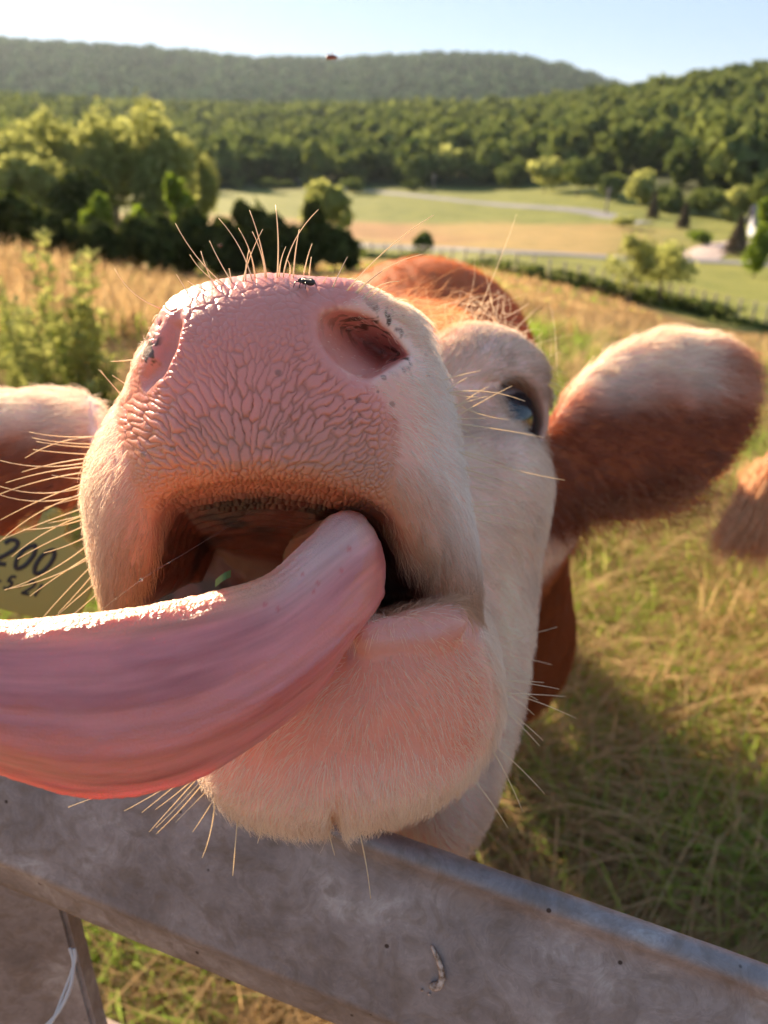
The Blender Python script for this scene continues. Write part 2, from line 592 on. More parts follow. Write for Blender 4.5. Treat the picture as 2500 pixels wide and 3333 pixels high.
# only the part of the mesh round the nose goes through bmesh
vsel = np.zeros(len(cp), bool); vsel[cf[near].ravel()] = True
loc = vsel[cf].any(1)
used = np.unique(cf[loc])
remap = np.full(len(cp), -1); remap[used] = np.arange(len(used))
bm = refine(cp[used], remap[cf[loc]], near[loc])
bm.verts.index_update()
sub_v = np.array([v.co[:] for v in bm.verts])
sub_f = [[v.index for v in fc.verts] for fc in bm.faces]
bm.free()
n_old = len(used)
back = np.concatenate([used, len(cp) + np.arange(len(sub_v) - n_old)])
cp = np.concatenate([cp, sub_v[n_old:]])
rest = cf[~loc]
quads = [q for q in sub_f if len(q) == 4]
tris = [q for q in sub_f if len(q) == 3]
quads = np.concatenate([rest, back[np.array(quads)]])
tris = back[np.array(tris)] if tris else np.zeros((0, 3), int)

def mesh_mixed(name, verts, quads, tris):
    me = bpy.data.meshes.new(name)
    me.vertices.add(len(verts))
    me.vertices.foreach_set("co", verts.astype(np.float32).ravel())
    li = np.concatenate([quads.ravel(), tris.ravel()]).astype(np.int32)
    me.loops.add(len(li))
    me.loops.foreach_set("vertex_index", li)
    tot = np.concatenate([np.full(len(quads), 4), np.full(len(tris), 3)]).astype(np.int32)
    me.polygons.add(len(tot))
    me.polygons.foreach_set("loop_start", np.concatenate([[0], np.cumsum(tot)[:-1]]).astype(np.int32))
    me.polygons.foreach_set("loop_total", tot)
    me.update(calc_edges=True)
    me.polygons.foreach_set("use_smooth", np.ones(len(tot), bool))
    return me

def vert_normals(p, quads, tris):
    n = np.zeros_like(p)
    fn = np.cross(p[quads[:, 2]] - p[quads[:, 0]], p[quads[:, 3]] - p[quads[:, 1]])
    for k in range(4):
        for a in range(3): n[:, a] += np.bincount(quads[:, k], fn[:, a], len(p))
    if len(tris):
        fn = np.cross(p[tris[:, 1]] - p[tris[:, 0]], p[tris[:, 2]] - p[tris[:, 0]])
        for k in range(3):
            for a in range(3): n[:, a] += np.bincount(tris[:, k], fn[:, a], len(p))
    return n / np.maximum(np.linalg.norm(n, axis=1), 1e-12)[:, None]
cn = vert_normals(cp, quads, tris)
_t = np.nonzero((cp[:, 2] < 0.30))[0][:2000]
_g = sdf_grad(cow_sdf, cp[_t], np.full(len(_t), 0.001))
if (cn[_t] * _g).sum() < 0: cn = -cn
cu, cv = uv_of(cp)
cz = cp[:, 2]
print("refined", len(cp), time.time() - T0)

# ---- nose ridges: cells stretched along a flow that fans out from the lip furrow
front = (cz < 0.34) & (cn[:, 2] < 0.25)
padd = O_PAD(cu, cv) + 120 * sstep(-0.12, 0.12, cn[:, 2]) + 34 * fbm(np.stack([cu / 60, cv / 60, 0 * cu + 1], -1), 3) + 22 * fbm(np.stack([cu / 14, cv / 14, 0 * cu + 5], -1), 2)
n1, n2 = nostrils(cp)
nost = np.minimum(n1, n2)
in_nost = sstep(0.0010, -0.0005, nost) * (cz < 0.40)
pad = sstep(10, -60, padd) * sstep(0.345, 0.33, cz) * sstep(1690, 1640, cv) * sstep(0.0006, 0.0040, nost)
pad = pad * front

def flow(u, v):
    dx = (u - 805) / 330.0
    mid = sstep(1090, 1220, v) * sstep(1560, 1470, v) * sstep(1.35, 0.9, np.abs(dx))
    ang = np.clip(dx, -1, 1) * 0.95 + np.tanh(dx * 6) * 0.18          # lean from the vertical
    dirx, diry = -np.sin(ang), np.cos(ang)
    # round, slightly flattened cells on top
    topw = sstep(1120, 1000, v)
    dirx = dirx * (1 - topw) + 1.0 * topw
    diry = diry * (1 - topw) + 0.15 * topw
    l = np.hypot(dirx, diry) + 1e-6
    st = 1.2 + 2.5 * mid + 0.35 * topw
    size = 13.0 + 0.5 * mid - 3.0 * sstep(1480, 1580, v) + 1.5 * topw
    return dirx / l, diry / l, st, size

gu, gv = np.meshgrid(np.arange(380, 1320, 6.0), np.arange(915, 1715, 6.0), indexing='ij')
S = np.stack([gu.ravel(), gv.ravel()], -1)
S = S[O_PAD(S[:, 0], S[:, 1]) < 45]
S = S + rng.normal(0, 1.5, S.shape)
dx, dy, st, size = flow(S[:, 0], S[:, 1])
pr = 1.0 / (st * size ** 2)
NS = int((36.0 * pr / 2.9).sum())
seeds = S[rng.choice(len(S), NS, replace=False, p=pr / pr.sum())].copy()

def seed_dist(q, sd, chunk=4000):
    """two nearest seeds with the seeds' own stretched metric"""
    dx, dy, st, size = flow(sd[:, 0], sd[:, 1])
    f1 = np.empty(len(q)); f2 = np.empty(len(q)); i1 = np.empty(len(q), int)
    order = np.argsort(sd[:, 1])
    sv = sd[order, 1]
    oq = np.argsort(q[:, 1])
    for s in range(0, len(q), chunk):
        qi = oq[s:s + chunk]
        lo = np.searchsorted(sv, q[qi, 1].min() - 150); hi = np.searchsorted(sv, q[qi, 1].max() + 150)
        k = order[lo:hi]
        a = (q[qi, 0][:, None] - sd[k, 0]).astype(np.float32); b = (q[qi, 1][:, None] - sd[k, 1]).astype(np.float32)
        al = a * dx[k] + b * dy[k]
        ac = -a * dy[k] + b * dx[k]
        d = (al / (size[k] * st[k])) ** 2 + (ac / size[k]) ** 2
        j = np.argpartition(d, 1, axis=1)[:, :2]
        dd = np.take_along_axis(d, j, 1)
        sw = dd[:, 0] > dd[:, 1]
        j[sw] = j[sw][:, ::-1]; dd[sw] = dd[sw][:, ::-1]
        f1[qi], f2[qi], i1[qi] = np.sqrt(dd[:, 0]), np.sqrt(dd[:, 1]), k[j[:, 0]]
    return f1, f2, i1

for it in range(3):
    f1, f2, i1 = seed_dist(S, seeds)
    cnt = np.maximum(np.bincount(i1, minlength=NS), 1)
    new = np.stack([np.bincount(i1, S[:, k], NS) / cnt for k in range(2)], -1)
    has = np.bincount(i1, minlength=NS) > 0
    seeds[has] = new[has]
pm = np.nonzero(pad > 0.01)[0]
wob = np.stack([fbm(np.stack([cu[pm] / 40, cv[pm] / 40, 0 * pm + 3.0], -1), 3), fbm(np.stack([cu[pm] / 40, cv[pm] / 40, 0 * pm + 9.0], -1), 3)], -1) * 20
f1, f2, i1 = seed_dist(np.stack([cu[pm], cv[pm]], -1) + wob, seeds)
groove = np.zeros(len(cp)); height = np.zeros(len(cp))
edge = np.clip((f2 - f1) / 1.15, 0, 1)
amp = 0.75 + 0.5 * np.random.default_rng(3).random(NS)[i1]
height[pm] = (np.sqrt(1 - (1 - edge) ** 2) - 0.6) * amp * pad[pm] * (0.40 + 0.60 * sstep(980, 1180, cv[pm]))
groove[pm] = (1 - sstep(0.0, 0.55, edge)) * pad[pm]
cp = cp + cn * (height * 0.00110)[:, None]
print("ridges", NS, len(pm), time.time() - T0)

# ---- colours of skin and coat
PINK = np.array([0.73, 0.255, 0.20]); BROWN = np.array([0.38, 0.105, 0.04]); WHITE_SKIN = np.array([0.92, 0.62, 0.52])
RED = np.array([0.46, 0.125, 0.035]); CREAM = np.array([0.97, 0.82, 0.67]); DARKRED = np.array([0.20, 0.055, 0.022])
q3 = cp * 30
n_lo, n_hi = fbm(q3, 4), fbm(cp * 160, 4)
col = np.tile(WHITE_SKIN, (len(cp), 1))
cw_all = to_world(cp)
ear_r = (O_EARR(cu, cv) < 20) & (cz > 0.53) & (cu > 1760)
ear_l = (O_EARL(cu, cv) < 20) & (cz > 0.53) & (cu < 300)
def redness(u, v, z, n):
    r = sstep(0.60, 0.66, z + 0.02 * n)
    return r
def coat(u, v, z, n, er, el):
    """share of red hair: white face, red neck and body, ears cream along the upper part"""
    r = redness(u, v, z, n)
    tr = v - (1275 - 0.06 * (u - 1900)) + 90 * n
    rr = np.maximum(sstep(-70, 110, tr), 0.8 * sstep(2250, 2420, u + 40 * n) * sstep(1060, 1180, v + 60 * n))
    r = np.maximum(r, sstep(1120, 1050, v + 40 * n) * (z > 0.43) * sstep(1500, 1400, u))
    r = np.where(er, rr, r)
    tl = v - 1405 + 60 * n
    r = np.where(el, sstep(-60, 70, tl), r)
    return r
redw = coat(cu, cv, cz, n_lo, ear_r, ear_l)
col = mix(col, np.where(((cz > 0.62) & (cz < 1.25))[:, None] & ~(ear_r | ear_l)[:, None], np.array([0.22, 0.052, 0.018]), RED), redw[:, None])  # neck darker than the body: its shade is put into the red
mo0 = O_MOUTH(cu, cv)
padc = sstep(25, -20, padd) * (cz < 0.345) * sstep(0.6, 0.1, cn[:, 2])
pk = PINK * (1 + 0.10 * n_lo[:, None])
halo = sstep(190, 10, padd) * (cz < 0.345) * (cv < 1950)
col = mix(col, np.array([0.82, 0.40, 0.31]) * np.ones((len(cp), 1)), (0.85 * halo)[:, None])
col = mix(col, pk, np.maximum(padc, in_nost)[:, None])
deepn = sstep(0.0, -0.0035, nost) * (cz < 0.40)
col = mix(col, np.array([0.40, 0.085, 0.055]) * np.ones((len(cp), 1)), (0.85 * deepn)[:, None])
# patchy brown in the furrows; towards the lip stain plus painted shade and bounce
stain_shade = sstep(210, -10, mo0 + 50 * n_lo) * (cz < 0.345) * (cv < 2010) * (cv > 1500)
col = mix(col, np.array([0.48, 0.20, 0.10]) * np.ones((len(cp), 1)), (0.75 * stain_shade)[:, None])
groove_brown = groove * np.clip(0.05 + 0.75 * fbm(np.stack([cu / 130, cv / 130, 0 * cu], -1), 3) + 0.85 * sstep(1080, 1400, cv), 0, 1)
col = mix(col, BROWN * np.ones((len(cp), 1)), (0.68 * groove_brown)[:, None])
lip_stain_shade = np.maximum(padc, 0.8 * halo * sstep(1450, 1600, cv)) * sstep(1260, 1560, cv) * np.clip(0.75 + 0.5 * n_lo, 0, 1)  # lower nose: stain, with warm bounce and shade put into the colour
col = mix(col, np.array([0.50, 0.215, 0.125]) * np.ones((len(cp), 1)), (0.85 * lip_stain_shade)[:, None])
# inside of the mouth
mo = O_MOUTH(cu, cv)
cav = sstep(5, -40, mo) * sstep(0.30, 0.325, cz) * (cz < 0.46) * (cv < 2150)
pig = sstep(0.05, 0.35, fbm(cp * 45 + 5.0, 3) + 0.4 * sstep(900, 1200, cu) * sstep(1750, 1640, cv) + 0.25 * sstep(620, 520, cu))
mcol = mix(np.array([0.14, 0.045, 0.028]) * np.ones((len(cp), 1)), np.array([0.03, 0.017, 0.014]) * np.ones((len(cp), 1)), pig[:, None])
col = mix(col, mcol, cav[:, None])
# mud and specks round the nostrils, lower lip flush
mud = sstep(0.10, 0.30, fbm(cp * 260, 3)) * np.maximum(
    np.exp(-((cu - 1215) / 110) ** 2 - ((cv - 1055) / 55) ** 2), np.maximum(np.exp(-((cu - 1310) / 60) ** 2 - ((cv - 1150) / 55) ** 2),
    np.exp(-((cu - 488) / 28) ** 2 - ((cv - 1120) / 90) ** 2) * 1.3)) * (cz < 0.36)
col = mix(col, np.array([0.10, 0.055, 0.03]) * np.ones((len(cp), 1)), np.clip(mud * 1.6, 0, 0.95)[:, None])
spk = np.zeros(len(cp))
for (a, b, r) in [(1230, 1275, 9), (1165, 1300, 10), (1140, 1370, 13), (1170, 1350, 7), (1090, 1395, 9), (905, 1215, 17), (560, 1460, 14), (470, 1480, 12), (480, 1390, 13), (690, 1490, 8), (1250, 1230, 8), (1395, 1222, 9), (1385, 1150, 8), (1450, 1268, 8), (1275, 1315, 14), (610, 1450, 7), (1120, 1330, 8)]:
    spk = np.maximum(spk, sstep(r * 1.25, r * 0.75, np.hypot(cu - a, cv - b) * (1 + 0.9 * n_hi) + r * 0.35) * (cz < 0.36))
col = mix(col, np.array([0.13, 0.07, 0.05]) * np.ones((len(cp), 1)), (0.55 * spk)[:, None])
ll = np.exp(-((cv - (2105 - 0.22 * (cu - 1200))) / 45) ** 2) * (cu > 1130) * (cu < 1560) * (cz < 0.33) * (cv > 1930)
chinp = sstep(40, -80, O_CHIN(cu, cv)) * (cz < 0.345) * (cv > 1930)
col = mix(col, np.array([0.78, 0.27, 0.17]) * np.ones((len(cp), 1)), (0.95 * chinp * sstep(2760, 2400, cv + 50 * n_lo))[:, None])
col = mix(col, np.array([0.62, 0.32, 0.29]) * np.ones((len(cp), 1)), (0.8 * ll)[:, None])
# eyelids: bare brownish rim
er_ = np.linalg.norm(cp - EYE, axis=1)
lidm = sstep(0.048, 0.028, er_ + 0.004 * n_lo)
col = mix(col, np.array([0.38, 0.17, 0.10]) * np.ones((len(cp), 1)), (0.75 * lidm)[:, None])
col = np.clip(col * (1 + 0.05 * n_hi[:, None]), 0.01, 1)
wet = np.clip(padc + in_nost + cav + 0.7 * ll, 0, 1)
cp = cp + cn * (cav * (0.0011 * np.sin(cz * 620 + 3 * fbm(cp * 40, 2)) * sstep(1760, 1700, cv) + 0.0012 * np.maximum(fbm(cp * 230, 2), 0)))[:, None]
# small grain of the lower lip
cp = cp + cn * (ll * np.maximum(fbm(cp * 420, 2), 0) * 0.0009)[:, None]

def skin_material():
    m, nt, b = new_mat("cow_skin")
    c = attr(nt, "col"); w = attr(nt, "wet")
    L = nt.links
    L.new(c.outputs["Color"], b.inputs["Base Color"])
    tc = N(nt, "ShaderNodeTexCoord")
    no = N(nt, "ShaderNodeTexNoise"); no.inputs["Scale"].default_value = 900; no.inputs["Detail"].default_value = 4
    L.new(tc.outputs["Object"], no.inputs["Vector"])
    bp = N(nt, "ShaderNodeBump"); bp.inputs["Strength"].default_value = 0.35; bp.inputs["Distance"].default_value = 0.0006
    L.new(no.outputs["Fac"], bp.inputs["Height"]); L.new(bp.outputs["Normal"], b.inputs["Normal"])
    r = N(nt, "ShaderNodeMapRange"); r.inputs["To Min"].default_value = 0.75; r.inputs["To Max"].default_value = 0.30
    L.new(w.outputs["Fac"], r.inputs["Value"]); L.new(r.outputs[0], b.inputs["Roughness"])
    b.inputs["Subsurface Weight"].default_value = 0.35
    b.inputs["Subsurface Radius"].default_value = (1.0, 0.32, 0.18)
    b.inputs["Subsurface Scale"].default_value = 0.006
    b.inputs["Specular IOR Level"].default_value = 0.5
    return m

cow = link("cow", mesh_mixed("cow", cw_all * 0 + to_world(cp), quads, tris), None, skin_material())
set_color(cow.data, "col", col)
set_float(cow.data, "wet", wet)
tag(cow, "pale-faced red cow licking towards the viewer with its muzzle raised over the gate rail", "cow")
print("cow mesh", time.time() - T0)

# ------------------------------------------------------------------ tubes and ribbons
def tube_mesh(pts, rad, sides=5, cap=True):
    pts = np.asarray(pts, float); n = len(pts)
    rad = np.broadcast_to(np.asarray(rad, float), (n,))
    t = np.gradient(pts, axis=0); t /= np.maximum(np.linalg.norm(t, axis=1), 1e-9)[:, None]
    ref = np.array([0.0, 0.0, 1.0]) if abs(t[:, 2]).mean() < 0.9 else np.array([1.0, 0, 0])
    a = np.cross(t, ref); a /= np.maximum(np.linalg.norm(a, axis=1), 1e-9)[:, None]
    b = np.cross(t, a)
    ph = np.arange(sides) / sides * 2 * np.pi
    ring = pts[:, None] + rad[:, None, None] * (np.cos(ph)[None, :, None] * a[:, None] + np.sin(ph)[None, :, None] * b[:, None])
    V = ring.reshape(-1, 3)
    i, j = np.meshgrid(np.arange(n - 1), np.arange(sides), indexing='ij')
    j2 = (j + 1) % sides
    f = np.stack([i * sides + j, i * sides + j2, (i + 1) * sides + j2, (i + 1) * sides + j], -1).reshape(-1, 4).tolist()
    if cap:
        f.append(list(range(sides - 1, -1, -1))); f.append([(n - 1) * sides + k for k in range(sides)])
    return V, f

def merge(parts):
    V, Fc, o = [], [], 0
    for v, f in parts:
        V.append(np.asarray(v)); Fc += [[i + o for i in q] for q in f]; o += len(v)
    return np.concatenate(V), Fc

def ico(center, r, sub=2, scale=(1, 1, 1), noise=0.0, seed=0):
    bm = bmesh.new()
    bmesh.ops.create_icosphere(bm, subdivisions=sub, radius=1.0)
    V = np.array([v.co[:] for v in bm.verts]); f = [[v.index for v in fc.verts] for fc in bm.faces]
    bm.free()
    if noise:
        V = V * (1 + noise * fbm(V * 1.7 + seed * 3.1, 3))[:, None]
    return V * np.asarray(scale) * r + np.asarray(center), f

# ------------------------------------------------------------------ tongue
st = np.array([  # top u, v, bottom u, v, depth, half thickness
    (960, 1730, 1000, 2060, 0.400, 0.0085), (1040, 1700, 1075, 2060, 0.350, 0.0090), (1100, 1675, 1130, 2050, 0.312, 0.0092), (1130, 1662, 1140, 2060, 0.288, 0.0095),
    (1090, 1682, 1115, 2120, 0.270, 0.0100), (985, 1782, 1040, 2255, 0.259, 0.0110), (850, 1882, 870, 2400, 0.251, 0.0112), (600, 1945, 620, 2550, 0.243, 0.0115),
    (350, 1988, 350, 2600, 0.236, 0.0115), (100, 2014, 100, 2555, 0.230, 0.0112), (-150, 2020, -150, 2460, 0.226, 0.0105), (-400, 2030, -390, 2330, 0.226, 0.0095),
    (-560, 2080, -550, 2220, 0.229, 0.0070), (-620, 2130, -615, 2160, 0.231, 0.0020)])
tops = np.array([P(a[0], a[1], a[4]) for a in st]); bots = np.array([P(a[2], a[3], a[4]) for a in st])
NT, NR = 420, 150
path = spline(np.concatenate([tops, bots, st[:, 5:6]], 1), NT)
tp, bt, th = path[:, :3], path[:, 3:6], path[:, 6]
ctr = (tp + bt) / 2; e1 = (tp - bt) / 2
tan = np.gradient(ctr, axis=0); tan /= np.linalg.norm(tan, axis=1)[:, None]
e2 = np.cross(tan, e1); e2 /= np.linalg.norm(e2, axis=1)[:, None]
if e2[NT // 2, 2] > 0: e2 = -e2
ph = np.linspace(0, 2 * np.pi, NR, endpoint=False)
ca, sa = np.cos(ph), np.sin(ph)
sgn = lambda x, k: np.sign(x) * np.abs(x) ** k
A, B = sgn(ca, 0.9), sgn(sa, 0.75)
B = B * (0.30 + 0.70 * sstep(-1.0, -0.35, A))
V = ctr[:, None] + A[None, :, None] * e1[:, None] + (B[None, :, None] * th[:, None, None]) * e2[:, None]
# belly of the underside, slightly hollow along the edges
tt = np.linspace(0, 1, NT)
bul = (1 - A ** 2) * (sa > 0) * 0.004
V = V + (bul[None, :, None] * np.ones((NT, 1, 1))) * e2[:, None]
nrm = (A[None, :, None] * (e1 / np.linalg.norm(e1, axis=1)[:, None])[:, None] * 0.5 + B[None, :, None] * e2[:, None])
nrm /= np.maximum(np.linalg.norm(nrm, axis=2), 1e-6)[..., None]
streak = fbm(np.stack([np.broadcast_to(tt[:, None] * 9, (NT, NR)), np.broadcast_to(A[None] * 9, (NT, NR)), np.broadcast_to(B[None] * 3, (NT, NR))], -1), 4)
bumpy = fbm(V * 120, 3)
papz = vnoise(V * 900)
rimw = sstep(0.72, 0.9, A)[None, :] + (sa < 0)[None, :] * 1.0 + 0.6 * sstep(-0.93, -0.99, A)[None, :]
V = V + nrm * (0.0007 * streak + 0.0007 * bumpy + 0.00024 * np.clip(rimw, 0, 1) * papz)[..., None]
uu, vv_ = uv_of(V)
t_base = np.array([0.68, 0.225, 0.21])
tc = t_base * np.ones((NT, NR, 1))
tc = mix(tc, np.array([0.46, 0.115, 0.11]), (np.clip(streak * 1.6 + 0.1, 0, 0.8))[..., None])
tc = mix(tc, np.array([0.68, 0.44, 0.38]), (sstep(0.25, 0.95, np.broadcast_to(A[None], (NT, NR))) * sstep(750, 1050, uu) * 0.85)[..., None])
tc = mix(tc, np.array([0.50, 0.28, 0.20]), ((sa < -0.15)[None, :] * 0.85 * np.ones((NT, 1)))[..., None])
tc = mix(tc, np.array([0.62, 0.24, 0.20]), (0.6 * sstep(-0.80, -0.98, np.broadcast_to(A[None], (NT, NR))))[..., None])
tc = mix(tc, np.array([0.74, 0.36, 0.20]), (0.8 * sstep(0.62, 0.92, np.broadcast_to(A[None], (NT, NR))) * sstep(1000, 800, uu))[..., None])  # orange along the sunlit stretch of rim: sun glow put into the colour
for (a, b, r) in [(1137, 1787, 8), (1112, 1858, 8), (1035, 1898, 7), (1022, 1925, 7), (862, 1968, 8), (905, 1982, 7), (985, 1870, 5)]:
    tc = mix(tc, np.array([0.62, 0.13, 0.12]), (0.75 * sstep(r * 1.4, r * 0.6, np.hypot(uu - a, vv_ - b)) * (sa > -0.2)[None, :])[..., None])
idx = np.arange(NT * NR).reshape(NT, NR)
q = np.stack([idx[:-1], np.roll(idx, -1, 1)[:-1], np.roll(idx, -1, 1)[1:], idx[1:]], -1).reshape(-1, 4)
tme = mesh_np("tongue", to_world(V.reshape(-1, 3)), q)
set_color(tme, "col", tc.reshape(-1, 3))
set_float(tme, "rough", np.clip(rimw, 0, 1).repeat(1, 0) * np.ones((NT, 1)) if False else (np.clip(rimw, 0, 1) * np.ones((NT, 1))).ravel())
at_ = tme.attributes.new("along", 'FLOAT_VECTOR', 'POINT')
at_.data.foreach_set("vector", np.stack([np.broadcast_to(tt[:, None], (NT, NR)) * 0.22, np.broadcast_to(ph[None] / 6.283, (NT, NR)) * 0.10, np.zeros((NT, NR))], -1).astype(np.float32).ravel())
def tongue_material():
    m, nt, b = new_mat("wet_tongue"); L = nt.links
    L.new(attr(nt, "col").outputs["Color"], b.inputs["Base Color"])
    tcn = N(nt, "ShaderNodeTexCoord")
    no = N(nt, "ShaderNodeTexNoise"); no.inputs["Scale"].default_value = 1300; no.inputs["Detail"].default_value = 3
    L.new(tcn.outputs["Object"], no.inputs["Vector"])
    mu = N(nt, "ShaderNodeMath", operation='MULTIPLY_ADD')
    L.new(attr(nt, "rough").outputs["Fac"], mu.inputs[0]); mu.inputs[1].default_value = 0.4; mu.inputs[2].default_value = 0.24
    bp = N(nt, "ShaderNodeBump"); bp.inputs["Distance"].default_value = 0.0009
    L.new(mu.outputs[0], bp.inputs["Strength"])
    al = attr(nt, "along"); mp = N(nt, "ShaderNodeMapping"); mp.inputs["Scale"].default_value = (40, 420, 1)
    L.new(al.outputs["Vector"], mp.inputs["Vector"])
    n2 = N(nt, "ShaderNodeTexNoise"); n2.inputs["Scale"].default_value = 1.0; n2.inputs["Detail"].default_value = 5
    L.new(mp.outputs[0], n2.inputs["Vector"])
    vo = N(nt, "ShaderNodeTexVoronoi"); vo.inputs["Scale"].default_value = 900; L.new(tcn.outputs["Object"], vo.inputs["Vector"])
    s1 = N(nt, "ShaderNodeMath", operation='MULTIPLY_ADD'); s1.inputs[1].default_value = 1.1
    L.new(n2.outputs["Fac"], s1.inputs[0]); L.new(no.outputs["Fac"], s1.inputs[2])
    s2 = N(nt, "ShaderNodeMath", operation='MULTIPLY_ADD'); s2.inputs[1].default_value = -0.45
    L.new(vo.outputs["Distance"], s2.inputs[0]); L.new(s1.outputs[0], s2.inputs[2])
    L.new(s2.outputs[0], bp.inputs["Height"]); L.new(bp.outputs["Normal"], b.inputs["Normal"])
    hv = N(nt, "ShaderNodeMix", data_type='RGBA', blend_type='MULTIPLY'); hv.inputs[0].default_value = 0.4
    rv_ = ramp(nt, [(0.3, (0.62, 0.52, 0.52)), (0.62, (1.15, 1.1, 1.1))]); L.new(n2.outputs["Fac"], rv_.inputs[0])
    cc = attr(nt, "col"); L.new(cc.outputs["Color"], hv.inputs[6]); L.new(rv_.outputs[0], hv.inputs[7]); L.new(hv.outputs[2], b.inputs["Base Color"])
    b.inputs["Roughness"].default_value = 0.36
    b.inputs["Subsurface Weight"].default_value = 0.7
    b.inputs["Subsurface Radius"].default_value = (1.0, 0.22, 0.12)
    b.inputs["Subsurface Scale"].default_value = 0.014
    b.inputs["Coat Weight"].default_value = 0.45
    b.inputs["Coat Roughness"].default_value = 0.22
    L.new(bp.outputs["Normal"], b.inputs["Coat Normal"])
    return m
tongue = link("tongue", tme, cow, tongue_material())
tongue["label"] = "pink wet tongue curling out of the mouth"

# ------------------------------------------------------------------ eye
def eye_parts():
    look = P(1693, 1352, 0.5) * -1 + np.array([0.26, 0.08, 0.0]); look /= np.linalg.norm(look)
    gaze = look + np.array([0.30, -0.32, 0.0]); gaze /= np.linalg.norm(gaze)
    V, f = ico((0, 0, 0), 1.0, 5)
    dt = V @ gaze
    V = V * (1 + 0.05 * sstep(0.80, 0.95, dt))[:, None]
    pos = EYE + look * 0.001 + V * 0.0232
    c = np.tile(np.array([0.42, 0.36, 0.36]), (len(V), 1))
    c = mix(c, np.array([0.030, 0.034, 0.045]), sstep(0.60, 0.66, dt)[:, None])
    c = mix(c, np.array([0.010, 0.012, 0.016]), sstep(0.86, 0.89, dt)[:, None])
    me = mesh_np("eyeball", to_world(pos), f)
    set_color(me, "col", c)
    m, nt, b = new_mat("eye_surface")
    nt.links.new(attr(nt, "col").outputs["Color"], b.inputs["Base Color"])
    b.inputs["Roughness"].default_value = 0.08
    b.inputs["Coat Weight"].default_value = 1.0
    b.inputs["Coat Roughness"].default_value = 0.03
    return link("eyeball", me, cow, m)
eye_parts()
print("tongue, eye", time.time() - T0)

# ------------------------------------------------------------------ hair
def hair_material(name, rough=0.45):
    m = bpy.data.materials.new(name); m.use_nodes = True
    nt = m.node_tree; nt.nodes.clear(); L = nt.links
    out = N(nt, "ShaderNodeOutputMaterial")
    c = attr(nt, "col")
    d = N(nt, "ShaderNodeBsdfDiffuse"); t = N(nt, "ShaderNodeBsdfTranslucent"); g = N(nt, "ShaderNodeBsdfGlossy")
    g.inputs["Roughness"].default_value = rough
    g.inputs["Color"].default_value = (0.9, 0.85, 0.8, 1)
    L.new(c.outputs["Color"], d.inputs["Color"]); L.new(c.outputs["Color"], t.inputs["Color"])
    m1 = N(nt, "ShaderNodeMixShader"); m1.inputs[0].default_value = 0.45
    L.new(d.outputs[0], m1.inputs[1]); L.new(t.outputs[0], m1.inputs[2])
    m2 = N(nt, "ShaderNodeMixShader"); m2.inputs[0].default_value = 0.06
    L.new(m1.outputs[0], m2.inputs[1]); L.new(g.outputs[0], m2.inputs[2])
    L.new(m2.outputs[0], out.inputs["Surface"])
    return m

def hair_object(name, P0, colr, rad0, rad1, parent, mat):
    """P0: (n, k, 3) world points"""
    n, k = P0.shape[:2]
    hc = bpy.data.hair_curves.new(name)
    hc.add_curves([k] * n)
    hc.attributes["position"].data.foreach_set("vector", P0.astype(np.float32).ravel())
    ra = hc.attributes.get("radius") or hc.attributes.new("radius", 'FLOAT', 'POINT')
    t = np.linspace(0, 1, k)[None]
    r = rad0[:, None] * (1 - t) + rad1[:, None] * t
    ra.data.foreach_set("value", r.astype(np.float32).ravel())
    ca = hc.attributes.new("col", 'FLOAT_COLOR', 'CURVE')
    rgba = np.ones((n, 4), np.float32); rgba[:, :3] = colr
    ca.data.foreach_set("color", rgba.ravel())
    hc.materials.append(mat)
    o = bpy.data.objects.new(name, hc); COL.objects.link(o); o.parent = parent
    return o

HAIR = hair_material("hair")
allf = np.concatenate([quads[:, [0, 1, 2]], quads[:, [0, 2, 3]], tris]) if len(tris) else np.concatenate([quads[:, [0, 1, 2]], quads[:, [0, 2, 3]]])
fa = cp[allf]
farea = np.linalg.norm(np.cross(fa[:, 1] - fa[:, 0], fa[:, 2] - fa[:, 0]), axis=1) / 2
# zones per vertex
bare = np.clip(np.maximum(np.maximum(sstep(4, -22, padd) * (cz < 0.345) * (cn[:, 2] < 0.5), in_nost), cav * 1.2) + 0.95 * ll, 0, 1)
bare = np.maximum(bare, sstep(0.036, 0.031, er_))
mz = (cz < 0.40)
w_v = (1 - bare)
# visible-side weight: what faces away from the view still carries hair, thinner
dens = w_v / cz ** 2
facing = -(cn * cp).sum(1) / np.linalg.norm(cp, axis=1)
dens = dens * np.where(facing > -0.35, 1.0, 0.25)
dens = dens * np.where((cz > 0.62) & (cz < 1.3) & ~ear_r & ~ear_l, 1.6, 1.0) * np.where(cz > 1.3, 0.5, 1.0)
dens = dens * np.where((cz < 0.345) & (cu > 1250) & (cv < 2000), 0.8, 1.0) * np.where(cz > 2.3, 0.0, 1.0)
dens = dens * np.where(chinp > 0.5, 0.24 + 0.45 * sstep(2420, 2660, cv) + 0.35 * sstep(1450, 1600, cu), 1.0)
dens[(cav > 0.3)] = 0
dens = dens * (1 - 0.68 * sstep(170, 20, padd) * (cz < 0.345) * (cv < 1900))
dens = dens * np.where((cz < 0.40) & (nost < 0.0025), 0.15, 1.0)
fw = farea * dens[allf].mean(1)
NH = 300000
pick = rng.choice(len(allf), NH, p=fw / fw.sum())
bc = rng.random((NH, 2)); sw = bc.sum(1) > 1; bc[sw] = 1 - bc[sw]
bw = np.stack([1 - bc.sum(1), bc[:, 0], bc[:, 1]], -1)
tri = allf[pick]
root = (cp[tri] * bw[..., None]).sum(1)
nr = (cn[tri] * bw[..., None]).sum(1); nr /= np.linalg.norm(nr, axis=1)[:, None]
interp = lambda a: (a[tri] * bw).sum(1)
